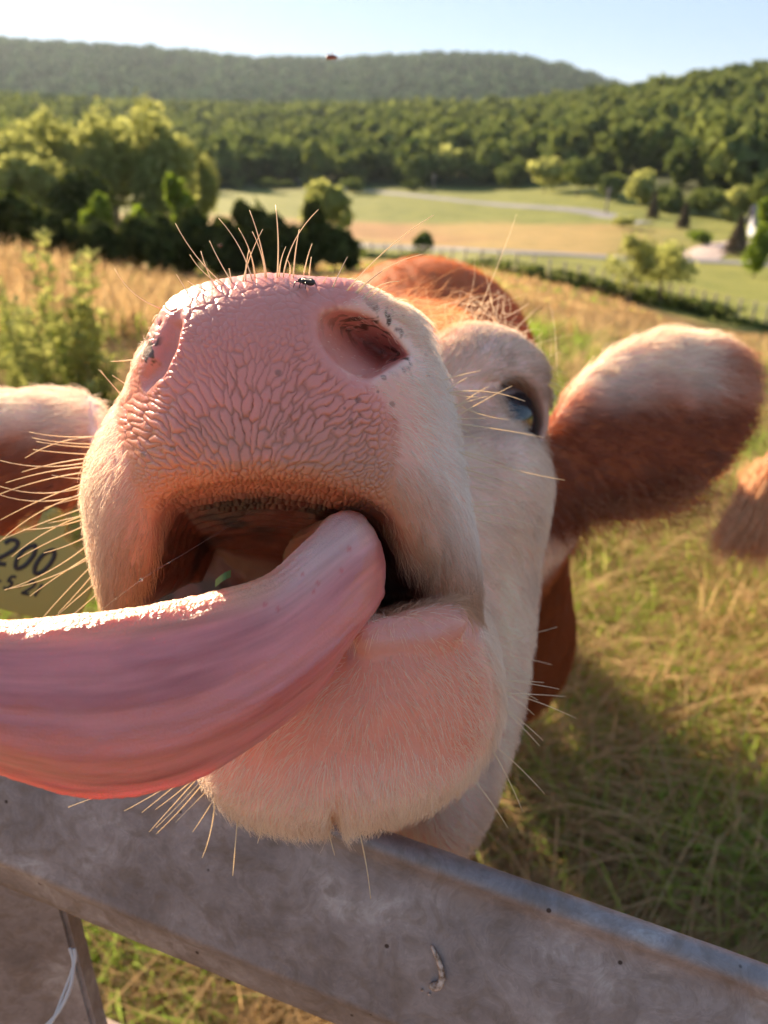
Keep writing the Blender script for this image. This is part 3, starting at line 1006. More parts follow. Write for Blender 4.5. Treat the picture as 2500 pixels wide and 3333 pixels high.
ru, rv = uv_of(root); rz = root[:, 2]
rn = fbm(root * 30, 3); rn2 = fbm(root * 90 + 11, 3); rn3 = fbm(root * 90 + 47, 3)
ischin = interp(chinp.astype(float)) > 0.5
isear_r = interp(ear_r.astype(float)) > 0.5; isear_l = interp(ear_l.astype(float)) > 0.5
r_red = interp(redw)
# direction of growth
D = np.zeros((NH, 3))
rad = np.stack([ru - 830, -(rv - 1290)], -1); rad /= np.linalg.norm(rad, axis=1)[:, None]
D[:, 0], D[:, 1], D[:, 2] = rad[:, 0], rad[:, 1] - 0.25, 0.45
low = sstep(1500, 1900, rv)
D[:, 0] = mix(D[:, 0], rad[:, 0] * 0.35, low); D[:, 1] = mix(D[:, 1], -1.0, low)
c_ = np.stack([(ru - 1240) * 0.9, -(rv - 1900)], -1); c_ /= np.linalg.norm(c_, axis=1)[:, None]
D[ischin] = np.stack([c_[ischin, 0], c_[ischin, 1], 0.25 * np.ones(ischin.sum())], -1)
fc = (rz > 0.40) & ~ischin
D[fc] = np.array([0.35, -0.55, 0.75])
D[fc & (rv < 1250)] = np.array([0.55, 0.35, 0.6])
nk = rz > 0.66
D[nk] = np.array([0.15, -0.7, 0.6])
D[isear_r] = np.stack([np.ones(isear_r.sum()), -0.10 - 0.9 * sstep(1450, 1680, rv[isear_r]), 0.1 * np.ones(isear_r.sum())], -1)
D[isear_l] = np.array([-1.0, -0.25, 0.1])
D += np.stack([rn2, rn3, 0.5 * rn], -1) * 0.85 + rng.normal(0, 0.20, (NH, 3))
D -= nr * (D * nr).sum(1)[:, None]
D /= np.maximum(np.linalg.norm(D, axis=1), 1e-5)[:, None]
# length and lift
Lh = np.full(NH, 0.0098)
Lh = np.where(rv < 980, 0.0045, Lh)
pd = O_PAD(ru, rv)
Lh = np.where(rz < 0.345, Lh * (0.45 + 0.55 * sstep(5, 120, pd)), Lh)
Lh = np.where(interp(nost) < 0.005, Lh * 0.3, Lh)
Lh = np.where(ischin, 0.0055 + 0.0035 * sstep(2350, 2680, rv), Lh)
Lh = np.where(fc, 0.011, Lh)
Lh = np.where(fc & (rv < 1130), 0.009, Lh)
Lh = np.where(nk, 0.016, Lh)
Lh = np.where(rz > 0.9, 0.022, Lh)
ear = isear_r | isear_l
Lh = np.where(ear, 0.014 + 0.010 * sstep(1540, 1680, rv) + 0.003 * sstep(1250, 1120, rv), Lh)
Lh *= rng.uniform(0.6, 1.25, NH)
lift = np.where(ischin, 0.38, 0.34) + 0.25 * rng.random(NH) ** 2 + 0.12 * rn2
lift = np.where(ear, 0.42 + 0.5 * rn2 + 0.25 * rng.random(NH), lift)
K = 5
t = np.linspace(0, 1, K)[None, :, None]
pts = root[:, None] + D[:, None] * (Lh[:, None, None] * t) + nr[:, None] * ((Lh * lift)[:, None, None] * t * (1.25 - 0.75 * t))
pts[:, 2:, 1] -= 0.10 * Lh[:, None] * (np.linspace(0, 1, K)[2:] ** 2)[None]
deep = (isear_r & (rv > 1330)) | (isear_l & (rv > 1430))  # lower ear hair is darker: underside shade put into its red
REDH = np.where(deep[:, None], np.array([0.42, 0.10, 0.030]), np.array([0.60, 0.175, 0.045]))
hc_ = mix(np.tile(CREAM, (NH, 1)), REDH, np.clip(r_red + 0.15 * rn2, 0, 1)[:, None])
side_r = (sstep(1250, 1450, ru) * (rz < 0.36) * (rv < 2000))[:, None]
hc_ = mix(hc_, np.array([0.98, 0.93, 0.88]), 0.9 * side_r)  # whiter on this side: skylight put into the hair colour
hc_ = mix(hc_, np.array([0.97, 0.80, 0.68]), (0.55 * (rz > 0.40) * (rz < 0.60) * (rv > 1250) * (1 - r_red))[:, None] * (0.7 + 0.6 * rn[:, None]))
mouth_stain_shade = sstep(250, 0, O_MOUTH(ru, rv) + 60 * rn) * (rz < 0.36) * (rv < 2010) * (~ischin)  # fur round the mouth: saliva stain plus shade and bounce painted in
hc_ = mix(hc_, np.array([0.56, 0.29, 0.13]), (0.85 * mouth_stain_shade)[:, None])
ed_ = np.linalg.norm(root - EYE, axis=1) + 0.008 * rn
hc_ = mix(hc_, np.array([0.46, 0.25, 0.15]), (0.8 * sstep(0.056, 0.034, ed_))[:, None])
hc_ = np.where(((rz > 0.40) & (rz < 0.62))[:, None], hc_ * (1 + 0.30 * rn[:, None] + 0.2 * rn2[:, None]), hc_)
hc_ = np.where(((rz > 0.66) & (rz < 1.25))[:, None] & (~ear)[:, None], hc_ * np.array([0.52, 0.42, 0.42]), hc_)  # neck hair darkened too, shade put into the colour
rust = ischin & (rv < 2450)
hc_[rust] = hc_[rust] * np.array([1.0, 0.93, 0.86])
hc_ *= rng.uniform(0.80, 1.10, (NH, 1))
hc_ = np.clip(hc_, 0.01, 0.98)
rr0 = 0.000085 * np.maximum(rz / 0.30, 1.0) ** 0.9 * np.where(rz > 0.42, 1.25, 1.0)
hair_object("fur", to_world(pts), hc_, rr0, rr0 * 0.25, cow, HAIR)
print("fur", time.time() - T0)

# forelock and brow tufts, ear fringe: long loose hair
def tuft(n, src, tip, spread, Lmul, colr, name, wav=0.2, rad=0.00014):
    a = np.array([P(*s_) for s_ in src]); b = np.array([P(*s_) for s_ in tip])
    k = rng.integers(0, len(a), n)
    r0 = a[k] + rng.normal(0, spread, (n, 3)); r1 = b[k] + rng.normal(0, spread * 1.6, (n, 3))
    r1 = r0 + (r1 - r0) * rng.uniform(0.5, 1.1, (n, 1)) * Lmul
    t = np.linspace(0, 1, 8)[None, :, None]
    bend = rng.normal(0, wav, (n, 1, 3)) * np.linalg.norm(r1 - r0, axis=1)[:, None, None]
    pts = r0[:, None] * (1 - t) + r1[:, None] * t + bend * (t * (1 - t)) + np.array([0, 1.0, 0]) * 0.25 * np.linalg.norm(r1 - r0, axis=1)[:, None, None] * t * (1 - t)
    cc = np.asarray(colr) * rng.uniform(0.8, 1.15, (n, 1))
    return hair_object(name, to_world(pts), np.clip(cc, 0, 0.95), np.full(n, rad), np.full(n, rad * 0.3), cow, HAIR)
tuft(200, [(1300, 1060, 0.46), (1350, 1060, 0.47), (1400, 1075, 0.48), (1450, 1060, 0.49), (1260, 1010, 0.47)],
     [(1420, 985, 0.47), (1500, 1010, 0.48), (1540, 1030, 0.49), (1560, 1020, 0.50), (1400, 990, 0.48)], 0.006, 1.0, (0.80, 0.42, 0.20), "forelock", rad=0.00011)
tuft(130, [(1690, 1235, 0.52), (1730, 1265, 0.525), (1650, 1200, 0.515)], [(1815, 1300, 0.50), (1820, 1305, 0.51), (1790, 1270, 0.50)], 0.0035, 0.9, (0.85, 0.75, 0.62), "eyelash", rad=0.00018)
tuft(700, [(1850 + 42 * k, 1640 - (k > 6) * 12 * (k - 6), 0.575) for k in range(11)], [(1905 + 44 * k, 1710 - (k > 6) * 14 * (k - 6), 0.58) for k in range(11)], 0.008, 1.0, (0.45, 0.17, 0.07), "ear_fringe", rad=0.00018)
tuft(120, [(1480, 1065, 0.49), (1560, 1060, 0.50), (1620, 1100, 0.50), (1700, 1190, 0.51)], [(1500, 1020, 0.48), (1590, 1010, 0.49), (1660, 1070, 0.50), (1740, 1170, 0.51)], 0.010, 1.0, (0.86, 0.70, 0.50), "brow_hair", 0.5, rad=0.00016)

# ------------------------------------------------------------------ whiskers
def conv(lst, ox, oy, k):
    return [((a / k + ox, b / k + oy), (c / k + ox, d / k + oy), bend) for (a, b, c, d, bend) in lst]
WH = []
WH += conv([(820, 1280, 762, 1185, 0), (890, 1255, 810, 1213, .05), (965, 1235, 820, 1100, .12), (970, 1230, 758, 965, .08), (1005, 1225, 905, 1040, .03), (1090, 1215, 945, 943, -.10),
            (1100, 1200, 1030, 985, -.1), (1150, 1200, 1078, 908, -.05), (1045, 1215, 1135, 990, .06), (1150, 1205, 1090, 1000, -.08), (1195, 1200, 1190, 885, -.04), (1225, 1200, 1375, 905, .14),
            (1270, 1200, 1293, 990, .03), (1210, 1200, 1235, 1065, .1), (1250, 1190, 1240, 1120, -.2), (1310, 1185, 1348, 1052, .04), (1335, 1190, 1345, 1110, .02), (1390, 1225, 1415, 1190, 0),
            (1435, 1245, 1500, 1110, .03), (1530, 1270, 1650, 1170, .05), (690, 1325, 495, 1160, .16), (1000, 1225, 990, 1160, 0), (930, 1245, 868, 1085, .05), (1060, 1215, 1075, 1080, 0.05)], 0, 0, 1.327)
WH += [((1127, 953), (1411, 700), .07), ((1158, 962), (1375, 827), .14), ((1081, 940), (1131, 836), .02), ((1200, 985), (1260, 930), .1), ((1180, 975), (1300, 915), .2)]
WH += conv([(270, 810, 710, 685, .03), (310, 900, 565, 758, .02), (340, 920, 1190, 1015, .12), (420, 900, 680, 970, -.06), (460, 1110, 800, 855, .06), (440, 1080, 795, 960, .05), (480, 1190, 1050, 850, .02),
            (420, 985, 1035, 1215, -.10), (500, 1205, 760, 1197, 0), (500, 1230, 1390, 1405, .02), (530, 1250, 740, 1590, .2), (525, 1385, 740, 1410, 0), (565, 1500, 720, 1465, .02), (565, 1530, 980, 1695, .06),
            (440, 1540, 1620, 1868, -.04), (545, 1730, 1055, 1733, .02), (570, 1700, 1220, 1985, .05), (570, 1740, 1095, 1950, -.03), (620, 1910, 940, 1990, 0)], 1350, 1000, 3.318)
WH += conv([(0, 50, 250, 65, .03), (0, 70, 185, 78, 0), (20, 90, 400, 215, .03), (60, 140, 265, 205, 0), (200, 860, 460, 770, .03), (150, 920, 430, 985, .05), (200, 1050, 470, 1122, .02),
            (180, 1060, 385, 1085, 0), (170, 1080, 350, 1185, .05), (250, 1150, 510, 1165, .02), (220, 1120, 570, 1290, .04), (200, 1220, 380, 1415, .04), (220, 1220, 360, 1445, .02),
            (100, 1440, 265, 1820, .03), (200, 1480, 390, 1720, .04), (30, 1650, 180, 1910, .02), (130, 1000, 300, 1045, .05), (140, 1120, 330, 1270, .05)], 1550, 1600, 1.746)
WH += conv([(550, 520, 200, 540, .06), (540, 530, 172, 718, -.12), (520, 580, 222, 580, .04), (490, 600, 250, 605, .03), (490, 655, 228, 660, .02), (510, 690, 150, 815, -.04), (500, 710, 0, 735, .10),
            (500, 750, 40, 888, -.05), (490, 800, 0, 965, -.05), (490, 880, 0, 1145, -.04), (480, 900, 0, 912, .13), (470, 940, -20, 965, .14), (500, 960, 0, 1290, -.10), (520, 980, 305, 1060, -.02),
            (490, 1050, 20, 1275, -.02), (500, 1100, 330, 1165, .02), (500, 1130, 160, 1208, .08), (470, 1110, 80, 1395, -.08), (500, 1180, 120, 1410, -.03), (500, 1320, 30, 1625, .08), (520, 1400, 205, 1665, -.02),
            (540, 1400, 35, 1620, .08), (530, 1450, 270, 1840, -.02), (540, 1500, 400, 1780, .02), (560, 1600, 360, 1825, .0), (570, 1650, 470, 1820, 0), (870, 20, 760, 55, .03), (752, 245, 675, 110, -.02),
            (740, 235, 690, 115, .05), (795, 190, 770, 150, 0), (500, 1250, 300, 1370, .05), (480, 830, 355, 835, .05)], 0, 1150, 2.107)
WH += conv([(350, 200, 283, 290, 0), (560, 215, 518, 305, .02), (660, 205, 590, 312, 0), (710, 200, 645, 300, .03), (760, 195, 620, 392, .0), (800, 190, 648, 375, .02), (830, 200, 650, 400, .03), (850, 215, 730, 352, 0),
            (885, 250, 800, 393, .02), (860, 250, 840, 500, .08), (978, 320, 967, 575, .0), (1370, 370, 1390, 490, .0), (1485, 380, 1540, 670, .03), (1090, 350, 1070, 440, 0), (1240, 370, 1240, 440, .02), (1450, 375, 1440, 440, .02)], 0, 2400, 1.276)
mw = hair_material("whisker_hair", 0.3)
_c = [n for n in mw.node_tree.nodes if n.bl_idname == "ShaderNodeAttribute"][0]
for l_ in list(_c.outputs["Color"].links):
    l_.to_socket.default_value = (0.92, 0.78, 0.56, 1); mw.node_tree.links.remove(l_)
fm = (cz < 0.40) & (facing > -0.2)
fcu, fcv, fcz, fcp = cu[fm], cv[fm], cz[fm], cp[fm]
for (ra, ti, bend) in WH:
    d2_ = (fcu - ra[0]) ** 2 + (fcv - ra[1]) ** 2
    nb = np.argsort(d2_)[:12]
    k = nb[np.argmin(fcz[nb])]
    p0 = fcp[k] * 1.004
    L_ = math.hypot(ti[0] - ra[0], ti[1] - ra[1])
    d1 = p0[2] + 0.00002 * L_
    p1 = P(ti[0], ti[1], d1)
    m_ = (p0 + p1) / 2
    side = np.array([-(p1 - p0)[1], (p1 - p0)[0], 0.0])
    m_ = m_ + side * bend * 1.2
    tt_ = np.linspace(0, 1, 9)[:, None]
    c3 = (1 - tt_) ** 2 * p0 + 2 * tt_ * (1 - tt_) * m_ + tt_ ** 2 * p1
    V_, f_ = tube_mesh(to_world(c3), np.linspace(0.00030, 0.00013, 9), 4)
    link("whisker", mesh_np("whisker", V_, f_), cow, mw)
print("whiskers", len(WH), time.time() - T0)

# ------------------------------------------------------------------ gate
def metal_material():
    m, nt, b = new_mat("galvanised_steel"); L = nt.links
    tc = N(nt, "ShaderNodeTexCoord")
    n1 = N(nt, "ShaderNodeTexNoise"); n1.inputs["Scale"].default_value = 26; n1.inputs["Detail"].default_value = 8; n1.inputs["Roughness"].default_value = 0.65
    n2 = N(nt, "ShaderNodeTexNoise"); n2.inputs["Scale"].default_value = 420; n2.inputs["Detail"].default_value = 5
    n3 = N(nt, "ShaderNodeTexNoise"); n3.inputs["Scale"].default_value = 55; n3.inputs["Detail"].default_value = 3; n3.inputs["Distortion"].default_value = 2.2
    for n in (n1, n2, n3): L.new(tc.outputs["Object"], n.inputs["Vector"])
    r1 = ramp(nt, [(0.32, (0.19, 0.155, 0.150)), (0.55, (0.32, 0.268, 0.262)), (0.74, (0.48, 0.415, 0.405))])
    L.new(n1.outputs["Fac"], r1.inputs[0])
    # brown film of dried mud
    r2 = ramp(nt, [(0.45, (0, 0, 0)), (0.68, (1, 1, 1))])
    L.new(n3.outputs["Fac"], r2.inputs[0])
    mx = N(nt, "ShaderNodeMix", data_type='RGBA'); mx.inputs[7].default_value = (0.17, 0.12, 0.085, 1)
    fc = N(nt, "ShaderNodeMath", operation='MULTIPLY'); fc.inputs[1].default_value = 0.45
    L.new(r2.outputs[0], fc.inputs[0]); L.new(fc.outputs[0], mx.inputs[0]); L.new(r1.outputs[0], mx.inputs[6])
    # pale licked and scratched smears
    wv = N(nt, "ShaderNodeTexVoronoi", feature='DISTANCE_TO_EDGE'); wv.inputs["Scale"].default_value = 30
    ds = N(nt, "ShaderNodeVectorMath", operation='ADD')
    L.new(tc.outputs["Object"], ds.inputs[0]); sc_ = N(nt, "ShaderNodeVectorMath", operation='SCALE'); sc_.inputs[3].default_value = 0.05
    L.new(n3.outputs["Color"], sc_.inputs[0]); L.new(sc_.outputs[0], ds.inputs[1]); L.new(ds.outputs[0], wv.inputs["Vector"])
    r3 = ramp(nt, [(0.0, (1, 1, 1)), (0.16, (0, 0, 0))])
    L.new(wv.outputs["Distance"], r3.inputs[0])
    r4 = ramp(nt, [(0.52, (0, 0, 0)), (0.62, (1, 1, 1))]); L.new(n1.outputs["Fac"], r4.inputs[0])
    ml = N(nt, "ShaderNodeMath", operation='MULTIPLY'); L.new(r3.outputs[0], ml.inputs[0]); L.new(r4.outputs[0], ml.inputs[1])
    ml2 = N(nt, "ShaderNodeMath", operation='MULTIPLY'); L.new(ml.outputs[0], ml2.inputs[0]); ml2.inputs[1].default_value = 0.28
    mx2 = N(nt, "ShaderNodeMix", data_type='RGBA'); mx2.inputs[7].default_value = (0.52, 0.50, 0.50, 1)
    L.new(ml2.outputs[0], mx2.inputs[0]); L.new(mx.outputs[2], mx2.inputs[6])
    # dark specks
    vs = N(nt, "ShaderNodeTexVoronoi"); vs.inputs["Scale"].default_value = 60; L.new(tc.outputs["Object"], vs.inputs["Vector"])
    r5 = ramp(nt, [(0.05, (1, 1, 1)), (0.075, (0, 0, 0))]); L.new(vs.outputs["Distance"], r5.inputs[0])
    mx3 = N(nt, "ShaderNodeMix", data_type='RGBA'); mx3.inputs[7].default_value = (0.05, 0.03, 0.025, 1)
    L.new(r5.outputs[0], mx3.inputs[0]); L.new(mx2.outputs[2], mx3.inputs[6])
    L.new(mx3.outputs[2], b.inputs["Base Color"])
    sp = N(nt, "ShaderNodeTexVoronoi"); sp.inputs["Scale"].default_value = 210; L.new(ds.outputs[0], sp.inputs["Vector"])
    sr = ramp(nt, [(0.0, (0.86, 0.86, 0.87)), (1.0, (1.14, 1.13, 1.13))]); L.new(sp.outputs["Color"], sr.inputs[0])
    mx4 = N(nt, "ShaderNodeMix", data_type='RGBA', blend_type='MULTIPLY'); mx4.inputs[0].default_value = 0.8
    L.new(mx3.outputs[2], mx4.inputs[6]); L.new(sr.outputs[0], mx4.inputs[7]); L.new(mx4.outputs[2], b.inputs["Base Color"])
    b.inputs["Metallic"].default_value = 0.35
    rr = N(nt, "ShaderNodeMapRange"); rr.inputs["To Min"].default_value = 0.42; rr.inputs["To Max"].default_value = 0.72
    L.new(n2.outputs["Fac"], rr.inputs["Value"]); L.new(rr.outputs[0], b.inputs["Roughness"])
    bp = N(nt, "ShaderNodeBump"); bp.inputs["Strength"].default_value = 0.25; bp.inputs["Distance"].default_value = 0.0004
    L.new(n2.outputs["Fac"], bp.inputs["Height"]); L.new(bp.outputs["Normal"], b.inputs["Normal"])
    return m
STEEL = metal_material()
RUSTY, nt_, b_ = new_mat("muddy_steel"); b_.inputs["Base Color"].default_value = (0.19, 0.15, 0.115, 1); b_.inputs["Roughness"].default_value = 0.8
inv_d = lambda u: 1.0 / mix(2.70, 3.37, u / 2500.0)
RA = P(-900, 2293 - 0.3548 * 900, inv_d(-900)); RB = P(3600, 2293 + 0.3548 * 3600, inv_d(3600))
ax = RB - RA; ax /= np.linalg.norm(ax)
RA, RB = RA - ax * 1.1, RB + ax * 1.3
dn = np.array([0, -1.0, 0.07]); dn -= ax * (dn @ ax); dn /= np.linalg.norm(dn)
bk = np.cross(dn, ax); bk = bk if bk[2] > 0 else -bk
# profile in (down, back): rolled top edge, broad face, rounded lower corner, returning flange
arc = lambda cx, cy, r, a0, a1, n: [(cx + r * math.cos(math.radians(a)), cy + r * math.sin(math.radians(a))) for a in np.linspace(a0, a1, n)]
prof = [(0.012, 0.0115)] + arc(0.0045, 0.0072, 0.0048, 40, 180, 6) + arc(0.0048, 0.0050, 0.0052, 185, 300, 9) + [(0.0085, 0.0012), (0.012, 0.0020)] + \
       [(0.012 + 0.064 * k / 10, 0.0020 - 0.0010 * math.sin(math.pi * k / 10)) for k in range(1, 11)] + arc(0.0775, 0.0085, 0.0065, -92, -45, 6) + [(0.0880, 0.0085), (0.0960, 0.0115), (0.1020, 0.0150), (0.1045, 0.022), (0.105, 0.055)]
prof = np.array(prof)
inner = prof.copy()
tn = np.gradient(prof, axis=0); tn /= np.linalg.norm(tn, axis=1)[:, None]
inner = prof + np.stack([-tn[:, 1], tn[:, 0]], -1) * 0.0016
loop = np.concatenate([prof, inner[::-1]])
NL = 220
s_ = np.linspace(0, 1, NL)
base = RA[None] + (RB - RA)[None] * s_[:, None]
wav = 0.0006 * fbm(np.stack([s_ * 130, s_ * 0, s_ * 0], -1), 3)
V = base[:, None] + loop[None, :, :1] * dn + (loop[None, :, 1:] + wav[:, None, None]) * bk
M_ = len(loop); idx = np.arange(NL * M_).reshape(NL, M_)
q = np.stack([idx[:-1], np.roll(idx, -1, 1)[:-1], np.roll(idx, -1, 1)[1:], idx[1:]], -1).reshape(-1, 4)
gate = bpy.data.objects.new("metal_gate", None); COL.objects.link(gate)
tag(gate, "galvanised steel gate with a broad grey top rail below the cow's chin", "gate")
link("top_rail", mesh_np("top_rail", to_world(V.reshape(-1, 3)), q), gate, STEEL)
def bar(name, a, b, w, dpt, parent, mat):
    """flat bar between two world points, bevelled"""
    a, b = Vector(a), Vector(b)
    z = (b - a).normalized(); x = Vector((1, 0.15, 0)); x = (x - z * x.dot(z)).normalized(); y = z.cross(x)
    bm = bmesh.new(); bmesh.ops.create_cube(bm, size=1.0)
    for v in bm.verts: v.co = Vector((v.co.x * w, v.co.y * dpt, v.co.z * (b - a).length))
    bmesh.ops.bevel(bm, geom=list(bm.edges), offset=min(w, dpt) * 0.12, segments=2, affect='EDGES')
    M = Matrix((x, y, z)).transposed().to_4x4(); M.translation = (a + b) / 2
    bmesh.ops.transform(bm, matrix=M, verts=bm.verts)
    me = bpy.data.meshes.new(name); bm.to_mesh(me); bm.free()
    return link(name, me, parent, mat)
u0 = PW(15, 2880, 0.43)
bar("upright", u0 + np.array([0, 0, 0.02]), u0 + np.array([0.004, -0.02, -1.05]), 0.064, 0.022, gate, STEEL)
u1 = PW(-700, 2500, 0.43)
for k in (1, 2, 3, 4):
    aa, bb = to_world(RA + bk * 0.03) - np.array([0, 0, 0.12 + 0.22 * k]), to_world(RB + bk * 0.03) - np.array([0, 0, 0.12 + 0.22 * k])
    Vt, ft = tube_mesh(np.linspace(aa, bb, 6), 0.018, 12)
    link("lower_rail", mesh_np("lower_rail", Vt, ft), gate, STEEL)
# pale twine hanging from the upright
mt, nt_, b_ = new_mat("baler_twine"); b_.inputs["Base Color"].default_value = (0.62, 0.52, 0.47, 1); b_.inputs["Roughness"].default_value = 0.8
tw = spline([PW(228, 3085, 0.385), PW(240, 3130, 0.383), PW(233, 3200, 0.380), PW(205, 3270, 0.377), PW(160, 3330, 0.375), PW(90, 3390, 0.378), PW(40, 3480, 0.385), PW(60, 3600, 0.39)], 40)
a_ = tube_mesh(tw, 0.0010, 8)
b2_ = tube_mesh(tw + np.array([0.0026, -0.001, 0.001]) * np.cos(np.linspace(0, 9, 40))[:, None], 0.0009, 8)
twine = link("twine", mesh_np("twine", *merge([a_, b2_])), None, mt)
tag(twine, "pale double strand of twine looped below the gate's top rail", "twine")

# curled seed husk lying on the rail, and crumbs
def rail_point(u, v):
    """point of the rail's broad face seen along a view ray"""
    p0 = RA + dn * 0.04 + bk * 0.001
    r = P(u, v, 1.0); n_ = bk
    return r * ((p0 @ n_) / (r @ n_))
mh, nt_, b_ = new_mat("dry_husk"); b_.inputs["Roughness"].default_value = 0.7
tcx = N(nt_, "ShaderNodeTexCoord"); nx = N(nt_, "ShaderNodeTexNoise"); nx.inputs["Scale"].default_value = 500
rx = ramp(nt_, [(0.35, (0.20, 0.10, 0.05)), (0.65, (0.62, 0.45, 0.36))]); nt_.links.new(tcx.outputs["Object"], nx.inputs["Vector"]); nt_.links.new(nx.outputs["Fac"], rx.inputs[0]); nt_.links.new(rx.outputs[0], b_.inputs["Base Color"])
hk = spline([rail_point(1405, 3075) - bk * 0.001, rail_point(1425, 3110) - bk * 0.0015, rail_point(1438, 3150) - bk * 0.0015, rail_point(1440, 3185) - bk * 0.0015, rail_point(1425, 3203) - bk * 0.0015, rail_point(1400, 3205) - bk * 0.001], 24)
V_, f_ = tube_mesh(to_world(hk), np.interp(np.linspace(0, 1, 24), [0, .3, .7, .9, 1], [0.0006, 0.0012, 0.0017, 0.0018, 0.0009]), 8)
husk = link("seed_husk", mesh_np("seed_husk", V_, f_), None, mh)
tag(husk, "curled brown seed husk stuck to the grey gate rail", "husk")
crumbs = [link("crumb", mesh_np("crumb", *ico(to_world(rail_point(a, b) - bk * 0.0004), 0.0007 * k, 1, (1, .7, 1.2), 0.4, int(a))), None, mh) for (a, b, k) in [(1375, 3222, 1.0), (1397, 3236, 1.1)]]
for c_, w_ in zip(crumbs, ("tiny pale crumb just below the curled husk on the gate rail", "tiny pale crumb farthest below the curled husk on the gate rail")): tag(c_, w_, "crumb", "crumbs beside the husk")

# ------------------------------------------------------------------ ear tag with handwriting
def ear_tag():
    c = P(128, 1850, 0.545)
    ex = np.array([0.955, -0.27, 0.12]); ex /= np.linalg.norm(ex)
    ey = np.array([0.28, 0.93, 0.10]); ey -= ex * (ey @ ex); ey /= np.linalg.norm(ey)
    ez = np.cross(ex, ey); ez = ez if ez[2] < 0 else -ez
    w, h = 0.036, 0.034
    pts = []
    def corner(cx, cy, r, a0): pts.extend([(cx + r * math.cos(math.radians(a)), cy + r * math.sin(math.radians(a))) for a in np.linspace(a0, a0 + 90, 6)])
    corner(w - .006, -h + .006, .006, -90); corner(w - .006, h * .45 - .01, .01, 0)
    pts.extend([(0.010, h * .75), (0.009, h * 1.15), (0.0, h * 1.3), (-0.009, h * 1.15), (-0.010, h * .75)])
    corner(-w + .006, h * .45 - .01, .01, 90); corner(-w + .006, -h + .006, .006, 180)
    pts = np.array(pts); n = len(pts)
    P3 = lambda a, z: c + a[:, :1] * ex + a[:, 1:] * ey + z * ez
    bend = lambda a: a
    V = np.concatenate([P3(pts, 0.0009), P3(pts * 0.985, 0.0013), P3(pts, -0.0009)])
    f = [list(range(n, 2 * n)), list(range(3 * n - 1, 2 * n - 1, -1))]
    for k in range(n):
        k2 = (k + 1) % n
        f += [[k, k2, n + k2, n + k], [2 * n + k, 2 * n + k2, k2, k]]
    m, nt, b = new_mat("yellow_plastic"); b.inputs["Base Color"].default_value = (0.32, 0.29, 0.07, 1); b.inputs["Roughness"].default_value = 0.45
    b.inputs["Subsurface Weight"].default_value = 0.2; b.inputs["Subsurface Scale"].default_value = 0.002
    root = bpy.data.objects.new("ear_tag", None); COL.objects.link(root); root.location = to_world(c)
    tag(root, "yellow plastic ear tag with black handwriting hanging below the cow's ear", "ear tag")
    o_ = to_world(c)
    link("panel", mesh_np("panel", to_world(V) - o_, f, False), root, m)
    V2, f2 = ico(to_world(c + ey * h * 1.16 + ez * 0.002) - o_, 0.006, 2, (1, 0.6, 1))
    link("stud", mesh_np("stud", V2, f2), root, m)
    mi, nt, b = new_mat("black_marker"); b.inputs["Base Color"].default_value = (0.018, 0.016, 0.018, 1); b.inputs["Roughness"].default_value = 0.6
    glyph = {'2': [[(0, .8), (.2, 1), (.6, .98), (.72, .75), (.5, .45), (.05, .05), (.05, 0), (.8, .05)]], '0': [[(.35, 1), (.05, .75), (.02, .3), (.3, 0), (.65, .2), (.72, .7), (.5, 1), (.35, 1)]],
             '9': [[(.7, .75), (.5, 1), (.15, .95), (.08, .65), (.35, .52), (.7, .75), (.6, .3), (.45, 0)]], '5': [[(.7, 1), (.2, 1), (.12, .6), (.5, .62), (.7, .35), (.45, .02), (.05, .1)]],
             '1': [[(.3, 1), (.3, 0)]], '-': [[(.1, .45), (.6, .45)]]}
    def write(txt, x, y, size, wd):
        for ch in txt:
            for stroke in glyph[ch]:
                sp = spline(np.array(stroke), 26) * np.array([size * 0.62, size]) + np.array([x, y])
                sp[:, 0] += 0.28 * (sp[:, 1] - y)
                tg = np.gradient(sp, axis=0); tg /= np.maximum(np.linalg.norm(tg, axis=1), 1e-9)[:, None]
                nn = np.stack([-tg[:, 1], tg[:, 0]], -1) * wd / 2
                L_, R_ = sp + nn, sp - nn
                Vv = np.concatenate([P3(L_, 0.0016), P3(R_, 0.0016), P3(L_, 0.0012), P3(R_, 0.0012)])
                k = np.arange(25); m_ = 26
                ff = np.concatenate([np.stack([k, k + 1, m_ + k + 1, m_ + k], -1), np.stack([2 * m_ + k, 2 * m_ + k + 1, k + 1, k], -1), np.stack([m_ + k, m_ + k + 1, 3 * m_ + k + 1, 3 * m_ + k], -1)])
                link("handwriting", mesh_np("handwriting", to_world(Vv) - o_, ff, False), root, mi)
            x += size * 0.72
    write("200", -0.031, -0.004, 0.0185, 0.0032)
    write("9-5-21", -0.033, -0.0195, 0.0095, 0.0020)
ear_tag()

